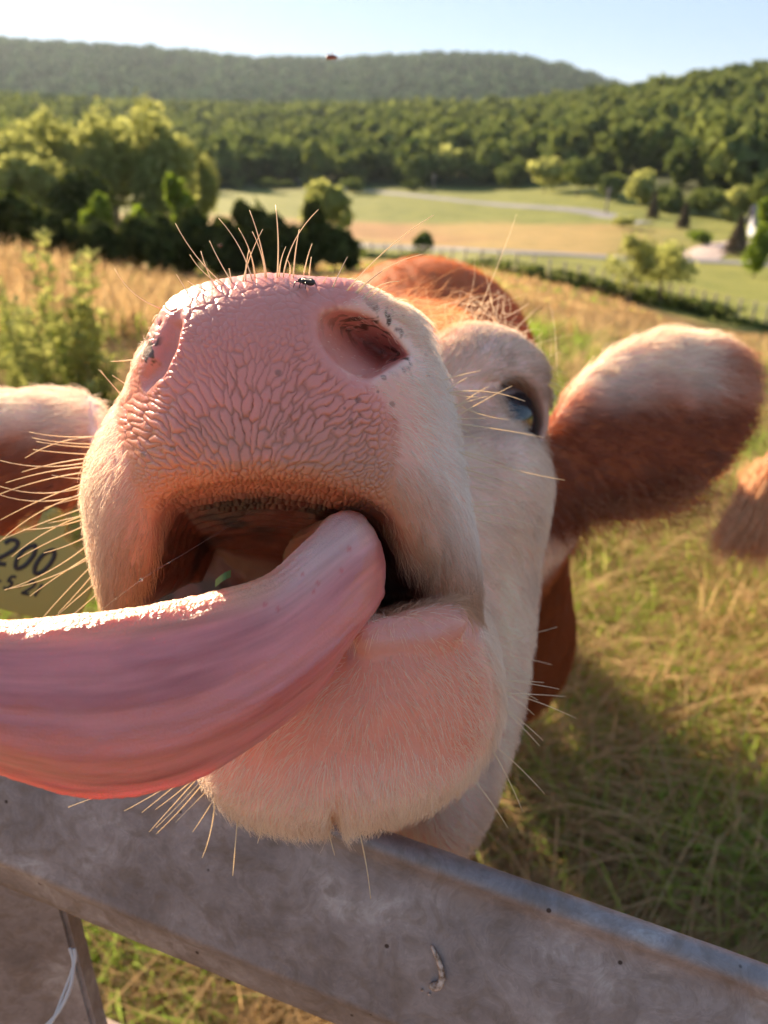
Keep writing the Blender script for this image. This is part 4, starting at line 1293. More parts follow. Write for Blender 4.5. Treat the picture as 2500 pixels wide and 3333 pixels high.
# ------------------------------------------------------------------ flies
def fly(name, pos, size, yaw, label, airborne=False):
    root = bpy.data.objects.new(name, None); COL.objects.link(root); root.location = pos
    root.rotation_euler = (0, 0, yaw)
    tag(root, label, "fly", "flies")
    md, nt, b = new_mat("fly_body"); b.inputs["Base Color"].default_value = (0.03, 0.026, 0.024, 1) if not airborne else (0.16, 0.05, 0.03, 1); b.inputs["Roughness"].default_value = 0.35
    mg, nt, bg_ = new_mat("fly_wing"); bg_.inputs["Base Color"].default_value = (0.55, 0.45, 0.38, 1); bg_.inputs["Alpha"].default_value = 0.45; bg_.inputs["Roughness"].default_value = 0.3
    me_, nt, be = new_mat("fly_eye"); be.inputs["Base Color"].default_value = (0.16, 0.02, 0.015, 1); be.inputs["Roughness"].default_value = 0.25
    s = size
    link("thorax", mesh_np("thorax", *ico((0, 0, 0.28 * s), 0.2 * s, 2, (1.15, 0.95, 0.9))), root, md)
    link("abdomen", mesh_np("abdomen", *ico((-0.32 * s, 0, 0.25 * s), 0.22 * s, 2, (1.35, 0.95, 0.85))), root, md)
    hd = link("head", mesh_np("head", *ico((0.27 * s, 0, 0.28 * s), 0.13 * s, 2, (0.8, 1.1, 1))), root, md)
    for sy in (-1, 1):
        link("eye", mesh_np("eye", *ico((0.30 * s, 0.09 * s * sy, 0.30 * s), 0.085 * s, 2, (0.8, 0.7, 1))), hd, me_)
        n = 14; a = np.linspace(0, 2 * np.pi, n, endpoint=False)
        lx, ly = 0.36 * s * np.cos(a) - 0.34 * s, 0.13 * s * np.sin(a)
        sp = 0.35 if not airborne else 1.0
        wx = lx * math.cos(sp) ; wy = sy * (0.10 * s - lx * math.sin(sp)) + ly
        top = np.stack([wx, wy, np.full(n, 0.42 * s) + (0.25 * s * (-lx / (0.7 * s)) if airborne else 0)], -1)
        V = np.concatenate([top, top - np.array([0, 0, 0.006 * s])])
        f = [list(range(n)), list(range(2 * n - 1, n - 1, -1))] + [[k, n + k, n + (k + 1) % n, (k + 1) % n] for k in range(n)]
        link("wing", mesh_np("wing", V, f), root, mg)
        for lx0, lx1 in ((0.14, 0.38), (0.0, 0.02), (-0.12, -0.36)):
            pts = np.array([(lx0 * s, 0.12 * sy * s, 0.22 * s), (0.6 * (lx0 + lx1) * s, 0.34 * sy * s, 0.26 * s), (lx1 * s, 0.46 * sy * s, 0.0)])
            V, f = tube_mesh(spline(pts, 8), np.linspace(0.036, 0.018, 8) * s, 5)
            link("leg", mesh_np("leg", V, f), root, md)
    return root
k = np.argmin((fcu - 995) ** 2 + (fcv - 935) ** 2 + 1e5 * (fcz > 0.32))
fly("fly", to_world(fcp[k] * 0.997) + np.array([0, 0.0, 0.0002]), 0.0072, 2.6, "dark fly sitting on top of the cow's nose")
fly("fly", PW(1083, 198, 0.55), 0.0085, 0.5, "small reddish fly in the air before the far wooded ridge", True)
fly("fly", PW(717, 803, 0.70), 0.0040, 1.2, "tiny fly in the air above the cow's nose whiskers", True)

# ------------------------------------------------------------------ saliva strand and a scrap of grass
mv, nt_, b_ = new_mat("saliva"); b_.inputs["Base Color"].default_value = (0.95, 0.95, 0.95, 1); b_.inputs["Roughness"].default_value = 0.05
b_.inputs["Transmission Weight"].default_value = 0.9; b_.inputs["IOR"].default_value = 1.33
sa_ = spline([P(330, 1985, 0.283), P(470, 1880, 0.277), P(620, 1790, 0.287), P(820, 1665, 0.30)], 30)
parts = [tube_mesh(to_world(sa_), 0.00010, 5)] + [ico(to_world(sa_[k]), r, 2) for k, r in ((9, 0.0007), (4, 0.0003), (15, 0.00032))]
sal = link("saliva_strand", mesh_np("saliva_strand", *merge(parts)), None, mv)
tag(sal, "thin clear saliva strand with a bright bead across the open mouth", "saliva")
ml_, nt_, b_ = new_mat("grass_scrap"); b_.inputs["Base Color"].default_value = (0.08, 0.15, 0.025, 1); b_.inputs["Roughness"].default_value = 0.5
gsp = spline([P(700, 1900, 0.262), P(725, 1880, 0.260), P(750, 1868, 0.262)], 8)
Vs = np.concatenate([gsp + np.array([0, 0.0013, 0.0006]), gsp - np.array([0, 0.0012, 0]), gsp + np.array([0, 0.0013, 0.0012]), gsp + np.array([0, -0.0012, 0.0006])])
k = np.arange(7)
ff = np.concatenate([np.stack([k, k + 1, 8 + k + 1, 8 + k], -1), np.stack([16 + k, 16 + k + 1, 24 + k + 1, 24 + k], -1)])
scrap = link("grass_scrap", mesh_np("grass_scrap", to_world(Vs), ff), None, ml_)
tag(scrap, "small scrap of green grass lying on the tongue inside the mouth", "grass scrap")
print("small things", time.time() - T0)

# ------------------------------------------------------------------ terrain
T_R = np.array([0, 3, 6, 12, 25, 50, 75, 110, 170, 260, 380, 520, 750, 1100, 1600.0])
T_AZ = np.radians([-29, -12, 5.5, 26])
T_H = np.array([
    [0, 0, .05, -.15, -2.2, -6, -8, -9, -10, -10, -6, 4, 14, 14, 10],
    [0, 0, 0, -.8, -3.0, -6.5, -8.5, -11, -14, -15, -14, -8, 6, 14, 12],
    [0, 0, 0, -1.1, -3.2, -6.4, -9, -12.5, -15.5, -14.6, -8, 2, 6, 8, 10],
    [0, -.05, -.2, -1.4, -4.4, -8.4, -10.5, -13, -14, -6, 10, 22, 14, 6, 6.0]])
RIDGE_AZ = np.radians([-40, -29, -23, -15, -9, -3, 3, 8, 11.5, 15, 20, 30, 45])
RIDGE_H = np.array([135, 145, 150, 142, 126, 128, 142, 140, 116, 72, 30, 20, 20.0])

def ground_z(x, y):
    x, y = np.asarray(x, float), np.asarray(y, float)
    r = np.hypot(x, y); az = np.arctan2(x, y)
    rr = np.log1p(r / 4.0); tr = np.log1p(T_R / 4.0)
    hs = np.stack([np.interp(rr, tr, T_H[k]) for k in range(4)], 0)
    a = np.clip(az, T_AZ[0], T_AZ[-1])
    k = np.clip(np.searchsorted(T_AZ, a) - 1, 0, 2)
    f = (a - T_AZ[k]) / (T_AZ[k + 1] - T_AZ[k]); f = f * f * (3 - 2 * f)
    h = np.take_along_axis(hs, k[None], 0)[0] * (1 - f) + np.take_along_axis(hs, (k + 1)[None], 0)[0] * f
    behind = sstep(1.1, 1.9, np.abs(az))
    h = h * (1 - behind)
    rid = np.interp(np.clip(az, -0.7, 0.78), RIDGE_AZ, RIDGE_H) * (1 - behind)
    h = h + rid * sstep(1050, 2250, r) * (1 + 0.10 * fbm(np.stack([x / 500, y / 500, 0 * x], -1), 3))
    n = fbm(np.stack([x / 9, y / 9, 0 * x + 2], -1), 3)
    h = h + n * np.clip(r - 3, 0, 30) / 30 * 0.35
    return h

def hit(u, v, rmax=3500.0):
    """where a view ray meets the terrain"""
    d = to_world(P(u, v, 1.0)) - np.array([0, 0, CAM_Z])
    d /= np.linalg.norm(d)
    t = np.concatenate([np.linspace(0.5, 30, 300), np.exp(np.linspace(math.log(30), math.log(rmax), 1500))])
    p = d[None] * t[:, None] + np.array([0, 0, CAM_Z])
    below = p[:, 2] < ground_z(p[:, 0], p[:, 1])
    k = int(np.argmax(below)) if below.any() else len(t) - 1
    q = p[k].copy(); q[2] = float(ground_z(q[0:1], q[1:2])[0])
    return q

azs = np.concatenate([np.radians(np.arange(-180, -40, 7.0)), np.radians(np.arange(-40, 40, 0.45)), np.radians(np.arange(40, 180, 7.0))])
rs = np.concatenate([[0.0], np.exp(np.linspace(math.log(0.4), math.log(6500), 170))])
AZ, RR = np.meshgrid(azs, rs, indexing='ij')
gx, gy = RR * np.sin(AZ), RR * np.cos(AZ)
gz = ground_z(gx, gy)
nA, nR = AZ.shape
idx = np.arange(nA * nR).reshape(nA, nR)
q = np.stack([idx[:, :-1], idx[:, 1:], np.roll(idx, -1, 0)[:, 1:], np.roll(idx, -1, 0)[:, :-1]], -1).reshape(-1, 4)
gme = mesh_np("ground", np.stack([gx, gy, gz], -1).reshape(-1, 3), q)
# colours of the fields
gd = to_world(np.zeros(3))
wp = np.stack([gx, gy, gz], -1).reshape(-1, 3)
gp = from_world(wp)
gu, gv = uv_of(np.where(gp[:, 2:] > 0.05, gp, [0, 0, 1.0]))
gr = np.hypot(wp[:, 0], wp[:, 1])
gn = fbm(np.stack([wp[:, 0] / 3, wp[:, 1] / 3, 0 * gr], -1), 4)
gn2 = fbm(np.stack([wp[:, 0] / 25, wp[:, 1] / 25, 0 * gr + 7], -1), 4)
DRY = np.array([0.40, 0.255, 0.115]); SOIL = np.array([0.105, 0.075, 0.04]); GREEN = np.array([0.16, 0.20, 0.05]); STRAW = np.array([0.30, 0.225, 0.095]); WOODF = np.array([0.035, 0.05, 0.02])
gc = mix(np.tile(SOIL, (len(gr), 1)), DRY, np.clip(0.45 + 0.5 * gn + 0.4 * sstep(4, 12, gr), 0, 1)[:, None])
gc = mix(gc, GREEN * np.ones((len(gr), 1)), np.clip(0.9 * sstep(0.0, 0.35, gn2 + 0.3 * gn) * sstep(3, 14, gr), 0, 0.8)[:, None])
# beyond the fence: mown green, ripe straw-coloured field, green strip, woodland floor
az_all = AZ.reshape(-1)
fr = mix(62.0, 40.0, sstep(0.05, 0.42, az_all))
gc = mix(gc, np.array([0.18, 0.20, 0.05]) * (1 + 0.25 * gn2[:, None]), sstep(0, 3, gr - fr)[:, None])
gc = mix(gc, mix(STRAW * np.ones((len(gr), 1)), np.array([0.30, 0.165, 0.09]), np.clip(1.6 * gn2 + 0.2, 0, 0.8)[:, None]), (sstep(0, 6, gr - 92) * sstep(0.40, 0.22, az_all))[:, None])
gc = mix(gc, np.array([0.16, 0.19, 0.05]) * np.ones((len(gr), 1)), sstep(0, 8, gr - 158 + 20 * gn2)[:, None])
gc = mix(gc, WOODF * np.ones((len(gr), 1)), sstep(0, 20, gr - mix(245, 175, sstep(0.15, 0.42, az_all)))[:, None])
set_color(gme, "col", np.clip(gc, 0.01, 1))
mg_, nt, b = new_mat("field_ground"); L = nt.links
ca_ = attr(nt, "col"); geo = N(nt, "ShaderNodeNewGeometry")
nz = N(nt, "ShaderNodeTexNoise"); nz.inputs["Scale"].default_value = 9; nz.inputs["Detail"].default_value = 8; L.new(geo.outputs["Position"], nz.inputs["Vector"])
rp = ramp(nt, [(0.3, (0.55, 0.55, 0.5)), (0.7, (1.35, 1.3, 1.25))]); L.new(nz.outputs["Fac"], rp.inputs[0])
mm = N(nt, "ShaderNodeMix", data_type='RGBA', blend_type='MULTIPLY'); mm.inputs[0].default_value = 1.0
nl = N(nt, "ShaderNodeTexNoise"); nl.inputs["Scale"].default_value = 0.22; nl.inputs["Detail"].default_value = 7; nl.inputs["Roughness"].default_value = 0.65; L.new(geo.outputs["Position"], nl.inputs["Vector"])
rl = ramp(nt, [(0.32, (0.68, 0.74, 0.62)), (0.68, (1.28, 1.18, 1.15))]); L.new(nl.outputs["Fac"], rl.inputs[0])
m0 = N(nt, "ShaderNodeMix", data_type='RGBA', blend_type='MULTIPLY'); m0.inputs[0].default_value = 1.0
L.new(ca_.outputs["Color"], m0.inputs[6]); L.new(rl.outputs[0], m0.inputs[7])
L.new(m0.outputs[2], mm.inputs[6]); L.new(rp.outputs[0], mm.inputs[7]); L.new(mm.outputs[2], b.inputs["Base Color"])
b.inputs["Roughness"].default_value = 0.95; b.inputs["Specular IOR Level"].default_value = 0.15
bp = N(nt, "ShaderNodeBump"); bp.inputs["Strength"].default_value = 0.6; bp.inputs["Distance"].default_value = 0.03
L.new(nz.outputs["Fac"], bp.inputs["Height"]); L.new(bp.outputs["Normal"], b.inputs["Normal"])
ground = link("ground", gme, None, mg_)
tag(ground, kind="structure")

# roads, as sheets just above the ground
def ribbon(name, pix, width, matl, lift=0.05):
    c = spline(np.array([hit(u, v) for u, v in pix]), 70)
    c[:, 2] = ground_z(c[:, 0], c[:, 1])
    t = np.gradient(c[:, :2], axis=0); t /= np.maximum(np.linalg.norm(t, axis=1), 1e-9)[:, None]
    n = np.stack([-t[:, 1], t[:, 0]], -1)
    rows = []
    for s in np.linspace(-1, 1, 5):
        xy = c[:, :2] + n * s * width / 2
        rows.append(np.stack([xy[:, 0], xy[:, 1], ground_z(xy[:, 0], xy[:, 1]) + lift + 0.25 * (1 - abs(s))], -1))
    V = np.stack(rows, 1); idx = np.arange(V.shape[0] * 5).reshape(-1, 5)
    q = np.stack([idx[:-1, :-1], idx[1:, :-1], idx[1:, 1:], idx[:-1, 1:]], -1).reshape(-1, 4)
    o = link(name, mesh_np(name, V.reshape(-1, 3), q), None, matl)
    return tag(o, kind="structure")
def plain(name, c, rough=0.9):
    m, nt, b = new_mat(name); b.inputs["Roughness"].default_value = rough
    geo = N(nt, "ShaderNodeNewGeometry"); nz = N(nt, "ShaderNodeTexNoise"); nz.inputs["Scale"].default_value = 3; nz.inputs["Detail"].default_value = 6
    nt.links.new(geo.outputs["Position"], nz.inputs["Vector"])
    r = ramp(nt, [(0.3, tuple(0.75 * k for k in c)), (0.7, tuple(min(1, 1.25 * k) for k in c))])
    nt.links.new(nz.outputs["Fac"], r.inputs[0]); nt.links.new(r.outputs[0], b.inputs["Base Color"])
    return m
ASPH = plain("worn_asphalt", (0.16, 0.165, 0.18)); GRAV = plain("pink_gravel", (0.42, 0.33, 0.30))
ribbon("road", [(1150, 800), (1400, 812), (1700, 825), (1950, 838), (2250, 850), (2500, 862), (2800, 885)], 4.2, ASPH)
ribbon("road", [(650, 560), (850, 575), (1150, 618), (1500, 655), (1750, 675), (1960, 700), (2100, 730)], 5.0, ASPH)
ribbon("drive", [(2255, 850), (2290, 828), (2330, 808), (2400, 795), (2480, 790)], 5.0, GRAV, 0.09)

# ------------------------------------------------------------------ foliage
def leaf_material(name, c1, c2, transl=0.4):
    m = bpy.data.materials.new(name); m.use_nodes = True
    nt = m.node_tree; nt.nodes.clear(); L = nt.links
    out = N(nt, "ShaderNodeOutputMaterial")
    a = attr(nt, "tint"); r = ramp(nt, [(0.0, c1), (1.0, c2)]); L.new(a.outputs["Fac"], r.inputs[0])
    d = N(nt, "ShaderNodeBsdfDiffuse"); t = N(nt, "ShaderNodeBsdfTranslucent")
    L.new(r.outputs[0], d.inputs[0])
    hs = N(nt, "ShaderNodeHueSaturation"); hs.inputs["Value"].default_value = 1.25; hs.inputs["Saturation"].default_value = 1.1
    L.new(r.outputs[0], hs.inputs["Color"]); L.new(hs.outputs[0], t.inputs[0])
    mx = N(nt, "ShaderNodeMixShader"); mx.inputs[0].default_value = transl
    L.new(d.outputs[0], mx.inputs[1]); L.new(t.outputs[0], mx.inputs[2]); L.new(mx.outputs[0], out.inputs[0])
    return m
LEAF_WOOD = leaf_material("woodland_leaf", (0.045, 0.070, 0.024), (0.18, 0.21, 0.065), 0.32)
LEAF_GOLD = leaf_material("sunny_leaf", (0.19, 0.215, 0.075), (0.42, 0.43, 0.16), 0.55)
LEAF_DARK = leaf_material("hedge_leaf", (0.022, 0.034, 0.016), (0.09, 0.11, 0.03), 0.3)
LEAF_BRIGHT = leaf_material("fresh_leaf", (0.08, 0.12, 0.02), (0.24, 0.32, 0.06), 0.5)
LEAF_CONE = leaf_material("conifer_needles", (0.06, 0.05, 0.035), (0.15, 0.12, 0.08), 0.2)
BARK = plain("bark", (0.11, 0.085, 0.065))

def crown_tris(n, radii, leaf, seed, lobes=7, cone=False, hollow=0.55):
    """n leaf-clump triangles spread through a lobed crown; returns (3n,3) verts, tint (3n,)"""
    g = np.random.default_rng(seed)
    radii = np.asarray(radii, float)
    if cone:
        h = g.random(n) ** 0.8
        a = g.random(n) * 2 * np.pi
        rr = (1 - h) * (0.55 + 0.45 * np.sqrt(g.random(n))) * (1 + 0.18 * np.sin(h * 40))
        c = np.stack([rr * np.cos(a) * radii[0], rr * np.sin(a) * radii[1], (h * 2 - 1) * radii[2]], -1)
        nn = np.stack([np.cos(a), np.sin(a), 0.5 + 0 * a], -1)
    else:
        lc = g.normal(0, 1, (lobes, 3)); lc /= np.linalg.norm(lc, axis=1)[:, None]
        lc *= g.uniform(0.25, 0.75, (lobes, 1)); lc[:, 2] = lc[:, 2] * 0.9
        lr = g.uniform(0.22, 0.56, lobes)
        k = g.integers(0, lobes, n)
        d = g.normal(0, 1, (n, 3)); d /= np.linalg.norm(d, axis=1)[:, None]
        rr = (hollow + (1 - hollow) * g.random(n) ** 0.5)[:, None] * np.where(g.random((n, 1)) < 0.22, g.uniform(1.0, 1.45, (n, 1)), 1.0)
        c = (lc[k] + d * lr[k][:, None] * rr) * radii
        nn = d
    nn = nn + g.normal(0, 0.55, (n, 3)); nn /= np.linalg.norm(nn, axis=1)[:, None]
    t1 = np.cross(nn, g.normal(0, 1, (n, 3))); t1 /= np.linalg.norm(t1, axis=1)[:, None]
    t2 = np.cross(nn, t1)
    s = (leaf * g.uniform(0.6, 1.4, n))[:, None]
    V = np.stack([c + t1 * s, c - t1 * s * 0.6 + t2 * s * 0.8, c - t1 * s * 0.5 - t2 * s * 0.8], 1).reshape(-1, 3)
    tint = np.clip(0.5 + g.normal(0, 0.2, n), 0, 1).repeat(3)
    return V, tint

def tri_object(name, V, tint, mat, parent=None, loc=None):
    me = mesh_np(name, V, np.arange(len(V)).reshape(-1, 3), False)
    set_float(me, "tint", tint)
    o = link(name, me, parent, mat)
    if loc is not None: o.location = loc
    return o

def trunk_mesh(h, r, seed, lean=0.05, branches=4, spread=0.5):
    g = np.random.default_rng(seed)
    top = np.array([g.normal(0, lean) * h, g.normal(0, lean) * h, h])
    main = spline(np.array([(0, 0, -0.3), top * 0.35 + g.normal(0, 0.03 * h, 3) * [1, 1, 0], top * 0.7 + g.normal(0, 0.03 * h, 3) * [1, 1, 0], top]), 12)
    parts = [tube_mesh(main, np.linspace(r, r * 0.3, 12), 8)]
    for k in range(branches):
        i = g.integers(4, 10); a = g.random() * 2 * np.pi
        e = main[i] + np.array([math.cos(a) * spread * h * 0.5, math.sin(a) * spread * h * 0.5, 0.28 * h])
        bmid = (main[i] + e) / 2 + np.array([0, 0, -0.04 * h])
        parts.append(tube_mesh(spline(np.array([main[i], bmid, e]), 7), np.linspace(r * 0.5, r * 0.12, 7), 6))
    return merge(parts)

def tree(name, base, height, width, label, leafm, nleaf, leaf, seed, group=None, crown_from=0.25, lobes=8, cone=False, cat="tree", trunk_r=None, hollow=0.5):
    root = bpy.data.objects.new(name, None); COL.objects.link(root); root.location = base
    tag(root, label, cat, group)
    ch = height * (1 - crown_from)
    V, tint = crown_tris(nleaf, (width / 2, width / 2, ch / 2), leaf, seed, lobes, cone, hollow)
    V = V + np.array([0, 0, height * crown_from + ch / 2])
    tri_object("crown", V, tint, leafm, root)
    tv, tf = trunk_mesh(height * (crown_from + 0.45 * (1 - crown_from)), trunk_r or max(0.05, height * 0.02), seed + 5)
    link("trunk", mesh_np("trunk", tv, tf), root, BARK)
    return root

def px_tree(name, ub, vb, vt, wpx, label, leafm, seed, dist=None, **kw):
    """a tree standing on the ground at picture position (ub, vb), reaching up to vt"""
    b = hit(ub, vb) if dist is None else None
    if dist is not None:
        d = to_world(P(ub, vb, 1.0)) - np.array([0, 0, CAM_Z]); d = d / np.hypot(d[0], d[1]) * dist
        b = np.array([d[0], d[1], float(ground_z(np.array([d[0]]), np.array([d[1]]))[0])])
    dep = from_world(b)[2]
    dt = to_world(P(ub, vt, 1.0)) - np.array([0, 0, CAM_Z])
    top = CAM_Z + dt[2] / np.hypot(dt[0], dt[1]) * np.hypot(b[0], b[1])
    h = max(top - b[2], 0.3); w = wpx / F * dep
    return tree(name, b, h, w, label, leafm, seed=seed, **kw)

# left: tall sunny trees behind a dark hedge bank
TL = [  # u, v top, width px, distance, material, label, leaves
    (60, 395, 330, 92, LEAF_GOLD, "broad hazy tree at the left edge behind the dark hedge"),
    (215, 350, 260, 98, LEAF_GOLD, "wide pale green tree second from the left edge"),
    (395, 285, 250, 88, LEAF_GOLD, "tallest tree of the sunny clump left of the cow's nose"),
    (545, 338, 230, 84, LEAF_GOLD, "pointed yellow-green tree beside the tallest of the clump"),
    (120, 470, 260, 80, LEAF_GOLD, "low spreading tree before the broad tree at the left edge"),
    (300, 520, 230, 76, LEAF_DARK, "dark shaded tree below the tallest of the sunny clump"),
    (650, 455, 150, 92, LEAF_GOLD, "small sunny tree at the clump's outer end above the meadow")]
for k, (u, vt, w, dist, m_, lab) in enumerate(TL):
    px_tree("broadleaf_tree", u, 800, vt, w, lab, m_, 100 + k, dist=dist, nleaf=8000, leaf=0.27, group="sunny trees behind the hedge", crown_from=0.10, lobes=20)
for k, (u, vt, w, dist, m_, lab) in enumerate([
    (345, 580, 130, 60, LEAF_BRIGHT, "bright green bush rising from the dark hedge"), (605, 535, 150, 58, LEAF_BRIGHT, "taller bright green bush beside the meadow's corner"),
    (480, 640, 120, 57, LEAF_BRIGHT, "low fresh green bush between the two brighter bushes")]):
    px_tree("green_bush", u, 820, vt, w, lab, m_, 130 + k, dist=dist, nleaf=1800, leaf=0.30, group="bright bushes in the hedge", crown_from=0.05, lobes=8, cat="bush")
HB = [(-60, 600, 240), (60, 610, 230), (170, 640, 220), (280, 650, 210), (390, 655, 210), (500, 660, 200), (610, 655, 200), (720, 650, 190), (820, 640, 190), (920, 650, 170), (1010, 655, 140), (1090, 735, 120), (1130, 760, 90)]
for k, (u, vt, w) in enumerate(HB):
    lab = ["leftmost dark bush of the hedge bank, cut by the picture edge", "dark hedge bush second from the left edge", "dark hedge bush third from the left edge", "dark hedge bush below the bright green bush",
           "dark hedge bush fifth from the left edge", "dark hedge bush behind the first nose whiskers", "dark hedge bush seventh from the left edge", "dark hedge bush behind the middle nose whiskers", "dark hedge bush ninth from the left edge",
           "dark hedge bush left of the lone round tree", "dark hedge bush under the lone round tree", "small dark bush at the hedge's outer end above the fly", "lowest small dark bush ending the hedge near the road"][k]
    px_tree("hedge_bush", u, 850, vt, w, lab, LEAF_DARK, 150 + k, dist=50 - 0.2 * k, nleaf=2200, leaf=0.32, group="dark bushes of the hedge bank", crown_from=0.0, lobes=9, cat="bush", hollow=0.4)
# single trees in the valley
px_tree("round_tree", 1075, 725, 562, 175, "lone round olive tree above the end of the hedge", LEAF_GOLD, 201, dist=80, nleaf=2600, leaf=0.33, crown_from=0.22, lobes=12, trunk_r=0.22)
px_tree("field_bush", 1372, 838, 752, 85, "small round bush beside the road behind the cow's back", LEAF_WOOD, 202, nleaf=1200, leaf=0.25, crown_from=0.05, cat="bush")
px_tree("slender_tree", 2050, 985, 745, 170, "slender leaning tree left of the pair by the field fence", LEAF_GOLD, 203, nleaf=1500, leaf=0.12, crown_from=0.22, lobes=9, trunk_r=0.10, hollow=0.25)
px_tree("slender_tree", 2150, 1000, 775, 210, "slender branching tree on the right of the pair by the fence", LEAF_GOLD, 204, nleaf=1700, leaf=0.12, crown_from=0.28, lobes=10, trunk_r=0.10, hollow=0.25)
px_tree("low_bush", 2020, 745, 700, 90, "low olive bush behind the slender pair of trees", LEAF_GOLD, 205, nleaf=900, leaf=0.25, crown_from=0.0, cat="bush")
px_tree("low_bush", 2265, 800, 748, 95, "low rounded bush beside the pink gravel drive", LEAF_BRIGHT, 206, nleaf=900, leaf=0.25, crown_from=0.0, cat="bush")
px_tree("conifer", 2392, 830, 700, 85, "brownish cone-shaped conifer beside the house", LEAF_CONE, 207, nleaf=1800, leaf=0.24, crown_from=0.04, cone=True)
px_tree("conifer", 2122, 715, 622, 42, "narrow brown conifer nearer the pole at the wood's edge", LEAF_CONE, 208, nleaf=900, leaf=0.3, crown_from=0.05, cone=True)
px_tree("conifer", 2222, 745, 660, 48, "narrow brown conifer nearer the house at the wood's edge", LEAF_CONE, 209, nleaf=900, leaf=0.3, crown_from=0.05, cone=True)
px_tree("garden_tree", 2485, 830, 610, 120, "sunny yellow-green tree over the house at the right edge", LEAF_BRIGHT, 210, dist=100, nleaf=1500, leaf=0.3, crown_from=0.35)
px_tree("garden_tree", 2465, 835, 730, 95, "low green tree before the house at the right edge", LEAF_BRIGHT, 211, dist=84, nleaf=1200, leaf=0.22, crown_from=0.05)
# meadow bushes on the far side of the straw field
for k, (u, vb, vt, w, lab) in enumerate([(770, 620, 572, 60, "dark bush at the far meadow's left end"), (865, 612, 580, 110, "long low dark bush on the far meadow"), (940, 612, 585, 70, "small dark bush beside the long low one"), (1150, 630, 578, 110, "olive bush behind the lone round tree"), (1345, 620, 575, 75, "pale green bush beside the far road"), (690, 612, 575, 50, "small bush left of the dark bush on the far meadow")]):
    px_tree("meadow_bush", u, vb, vt, w, lab, LEAF_WOOD, 220 + k, nleaf=700, leaf=0.5, crown_from=0.0, cat="bush", group="bushes on the far meadow")
# front row of the wood
ORD = 'first second third fourth fifth sixth seventh eighth ninth tenth eleventh twelfth thirteenth fourteenth fifteenth sixteenth seventeenth eighteenth nineteenth twentieth'.split()
fe = [(745, 560, 455), (830, 555, 470), (905, 560, 440), (985, 565, 480), (1075, 570, 470), (1160, 572, 455), (1235, 578, 478), (1310, 580, 435), (1385, 585, 440), (1460, 592, 470), (1560, 600, 520), (1665, 610, 515), (1770, 625, 500), (1880, 640, 500), (1985, 655, 560), (2080, 670, 540), (2180, 690, 600), (2290, 705, 610), (2390, 720, 590), (2480, 735, 560)]
for k, (u, vb, vt) in enumerate(fe):
    px_tree("edge_tree", u, vb, vt, 115 + 40 * ((k * 37) % 5) / 4, "front-row tree along the far wood's edge, %s from its left end" % ORD[k], LEAF_WOOD if k % 3 else LEAF_GOLD, 300 + k, nleaf=600, leaf=1.0, crown_from=0.05, lobes=8, group="front row of the far wood")
print("trees", time.time() - T0)

# the woods behind, too many to count
def wood(name, label, n, rfun, azr, hr, wr, ntri, leaf, seed, mat):
    g = np.random.default_rng(seed)
    az = g.uniform(azr[0], azr[1], n); r = rfun(g.random(n), az)
    x, y = r * np.sin(az), r * np.cos(az); z = ground_z(x, y)
    h = g.uniform(*hr, n); w = g.uniform(*wr, n)
    var = [crown_tris(ntri, (0.5, 0.5, 0.5), leaf, seed + k, 6) for k in range(8)]
    Vs, Ts = [], []
    kind = g.integers(0, 8, n); rot = g.random(n) * 6.28; tn = g.normal(0, 0.16, n)
    for k in range(8):
        s = np.nonzero(kind == k)[0]
        v, t = var[k]
        c, sn = np.cos(rot[s])[:, None], np.sin(rot[s])[:, None]
        X = (v[None, :, 0] * c - v[None, :, 1] * sn) * w[s][:, None] + x[s][:, None]
        Y = (v[None, :, 0] * sn + v[None, :, 1] * c) * w[s][:, None] + y[s][:, None]
        Z = (v[None, :, 2] + 0.5) * h[s][:, None] + z[s][:, None] - 1.0
        Vs.append(np.stack([X, Y, Z], -1).reshape(-1, 3)); Ts.append(np.clip(t[None] + tn[s][:, None], 0, 1).ravel())
    o = tri_object(name, np.concatenate(Vs), np.concatenate(Ts), mat)
    return tag(o, label, "wood", kind="stuff")
wood("wooded_hill", "leafy wood covering the nearer hillside above the fields", 3700, lambda t, az: mix(mix(262, 190, sstep(0.15, 0.42, az)), 640, t ** 0.75), (-0.85, 0.85), (11, 18), (12, 18), 150, 0.15, 900, LEAF_WOOD)
wood("middle_wood", "wood on the rise between the near hill and the far ridge", 3000, lambda t, az: mix(560, 1200, t), (-0.95, 0.45), (13, 20), (13, 20), 50, 0.24, 920, LEAF_WOOD)
LEAF_FAR = leaf_material("far_leaf", (0.022, 0.050, 0.034), (0.080, 0.120, 0.065), 0.25)
wood("far_wood", "distant wood covering the long ridge under the sky", 7600, lambda t, az: mix(1150, 2450, t ** 0.7), (-1.0, 0.7), (18, 28), (22, 36), 34, 0.30, 940, LEAF_FAR)
print("woods", time.time() - T0)

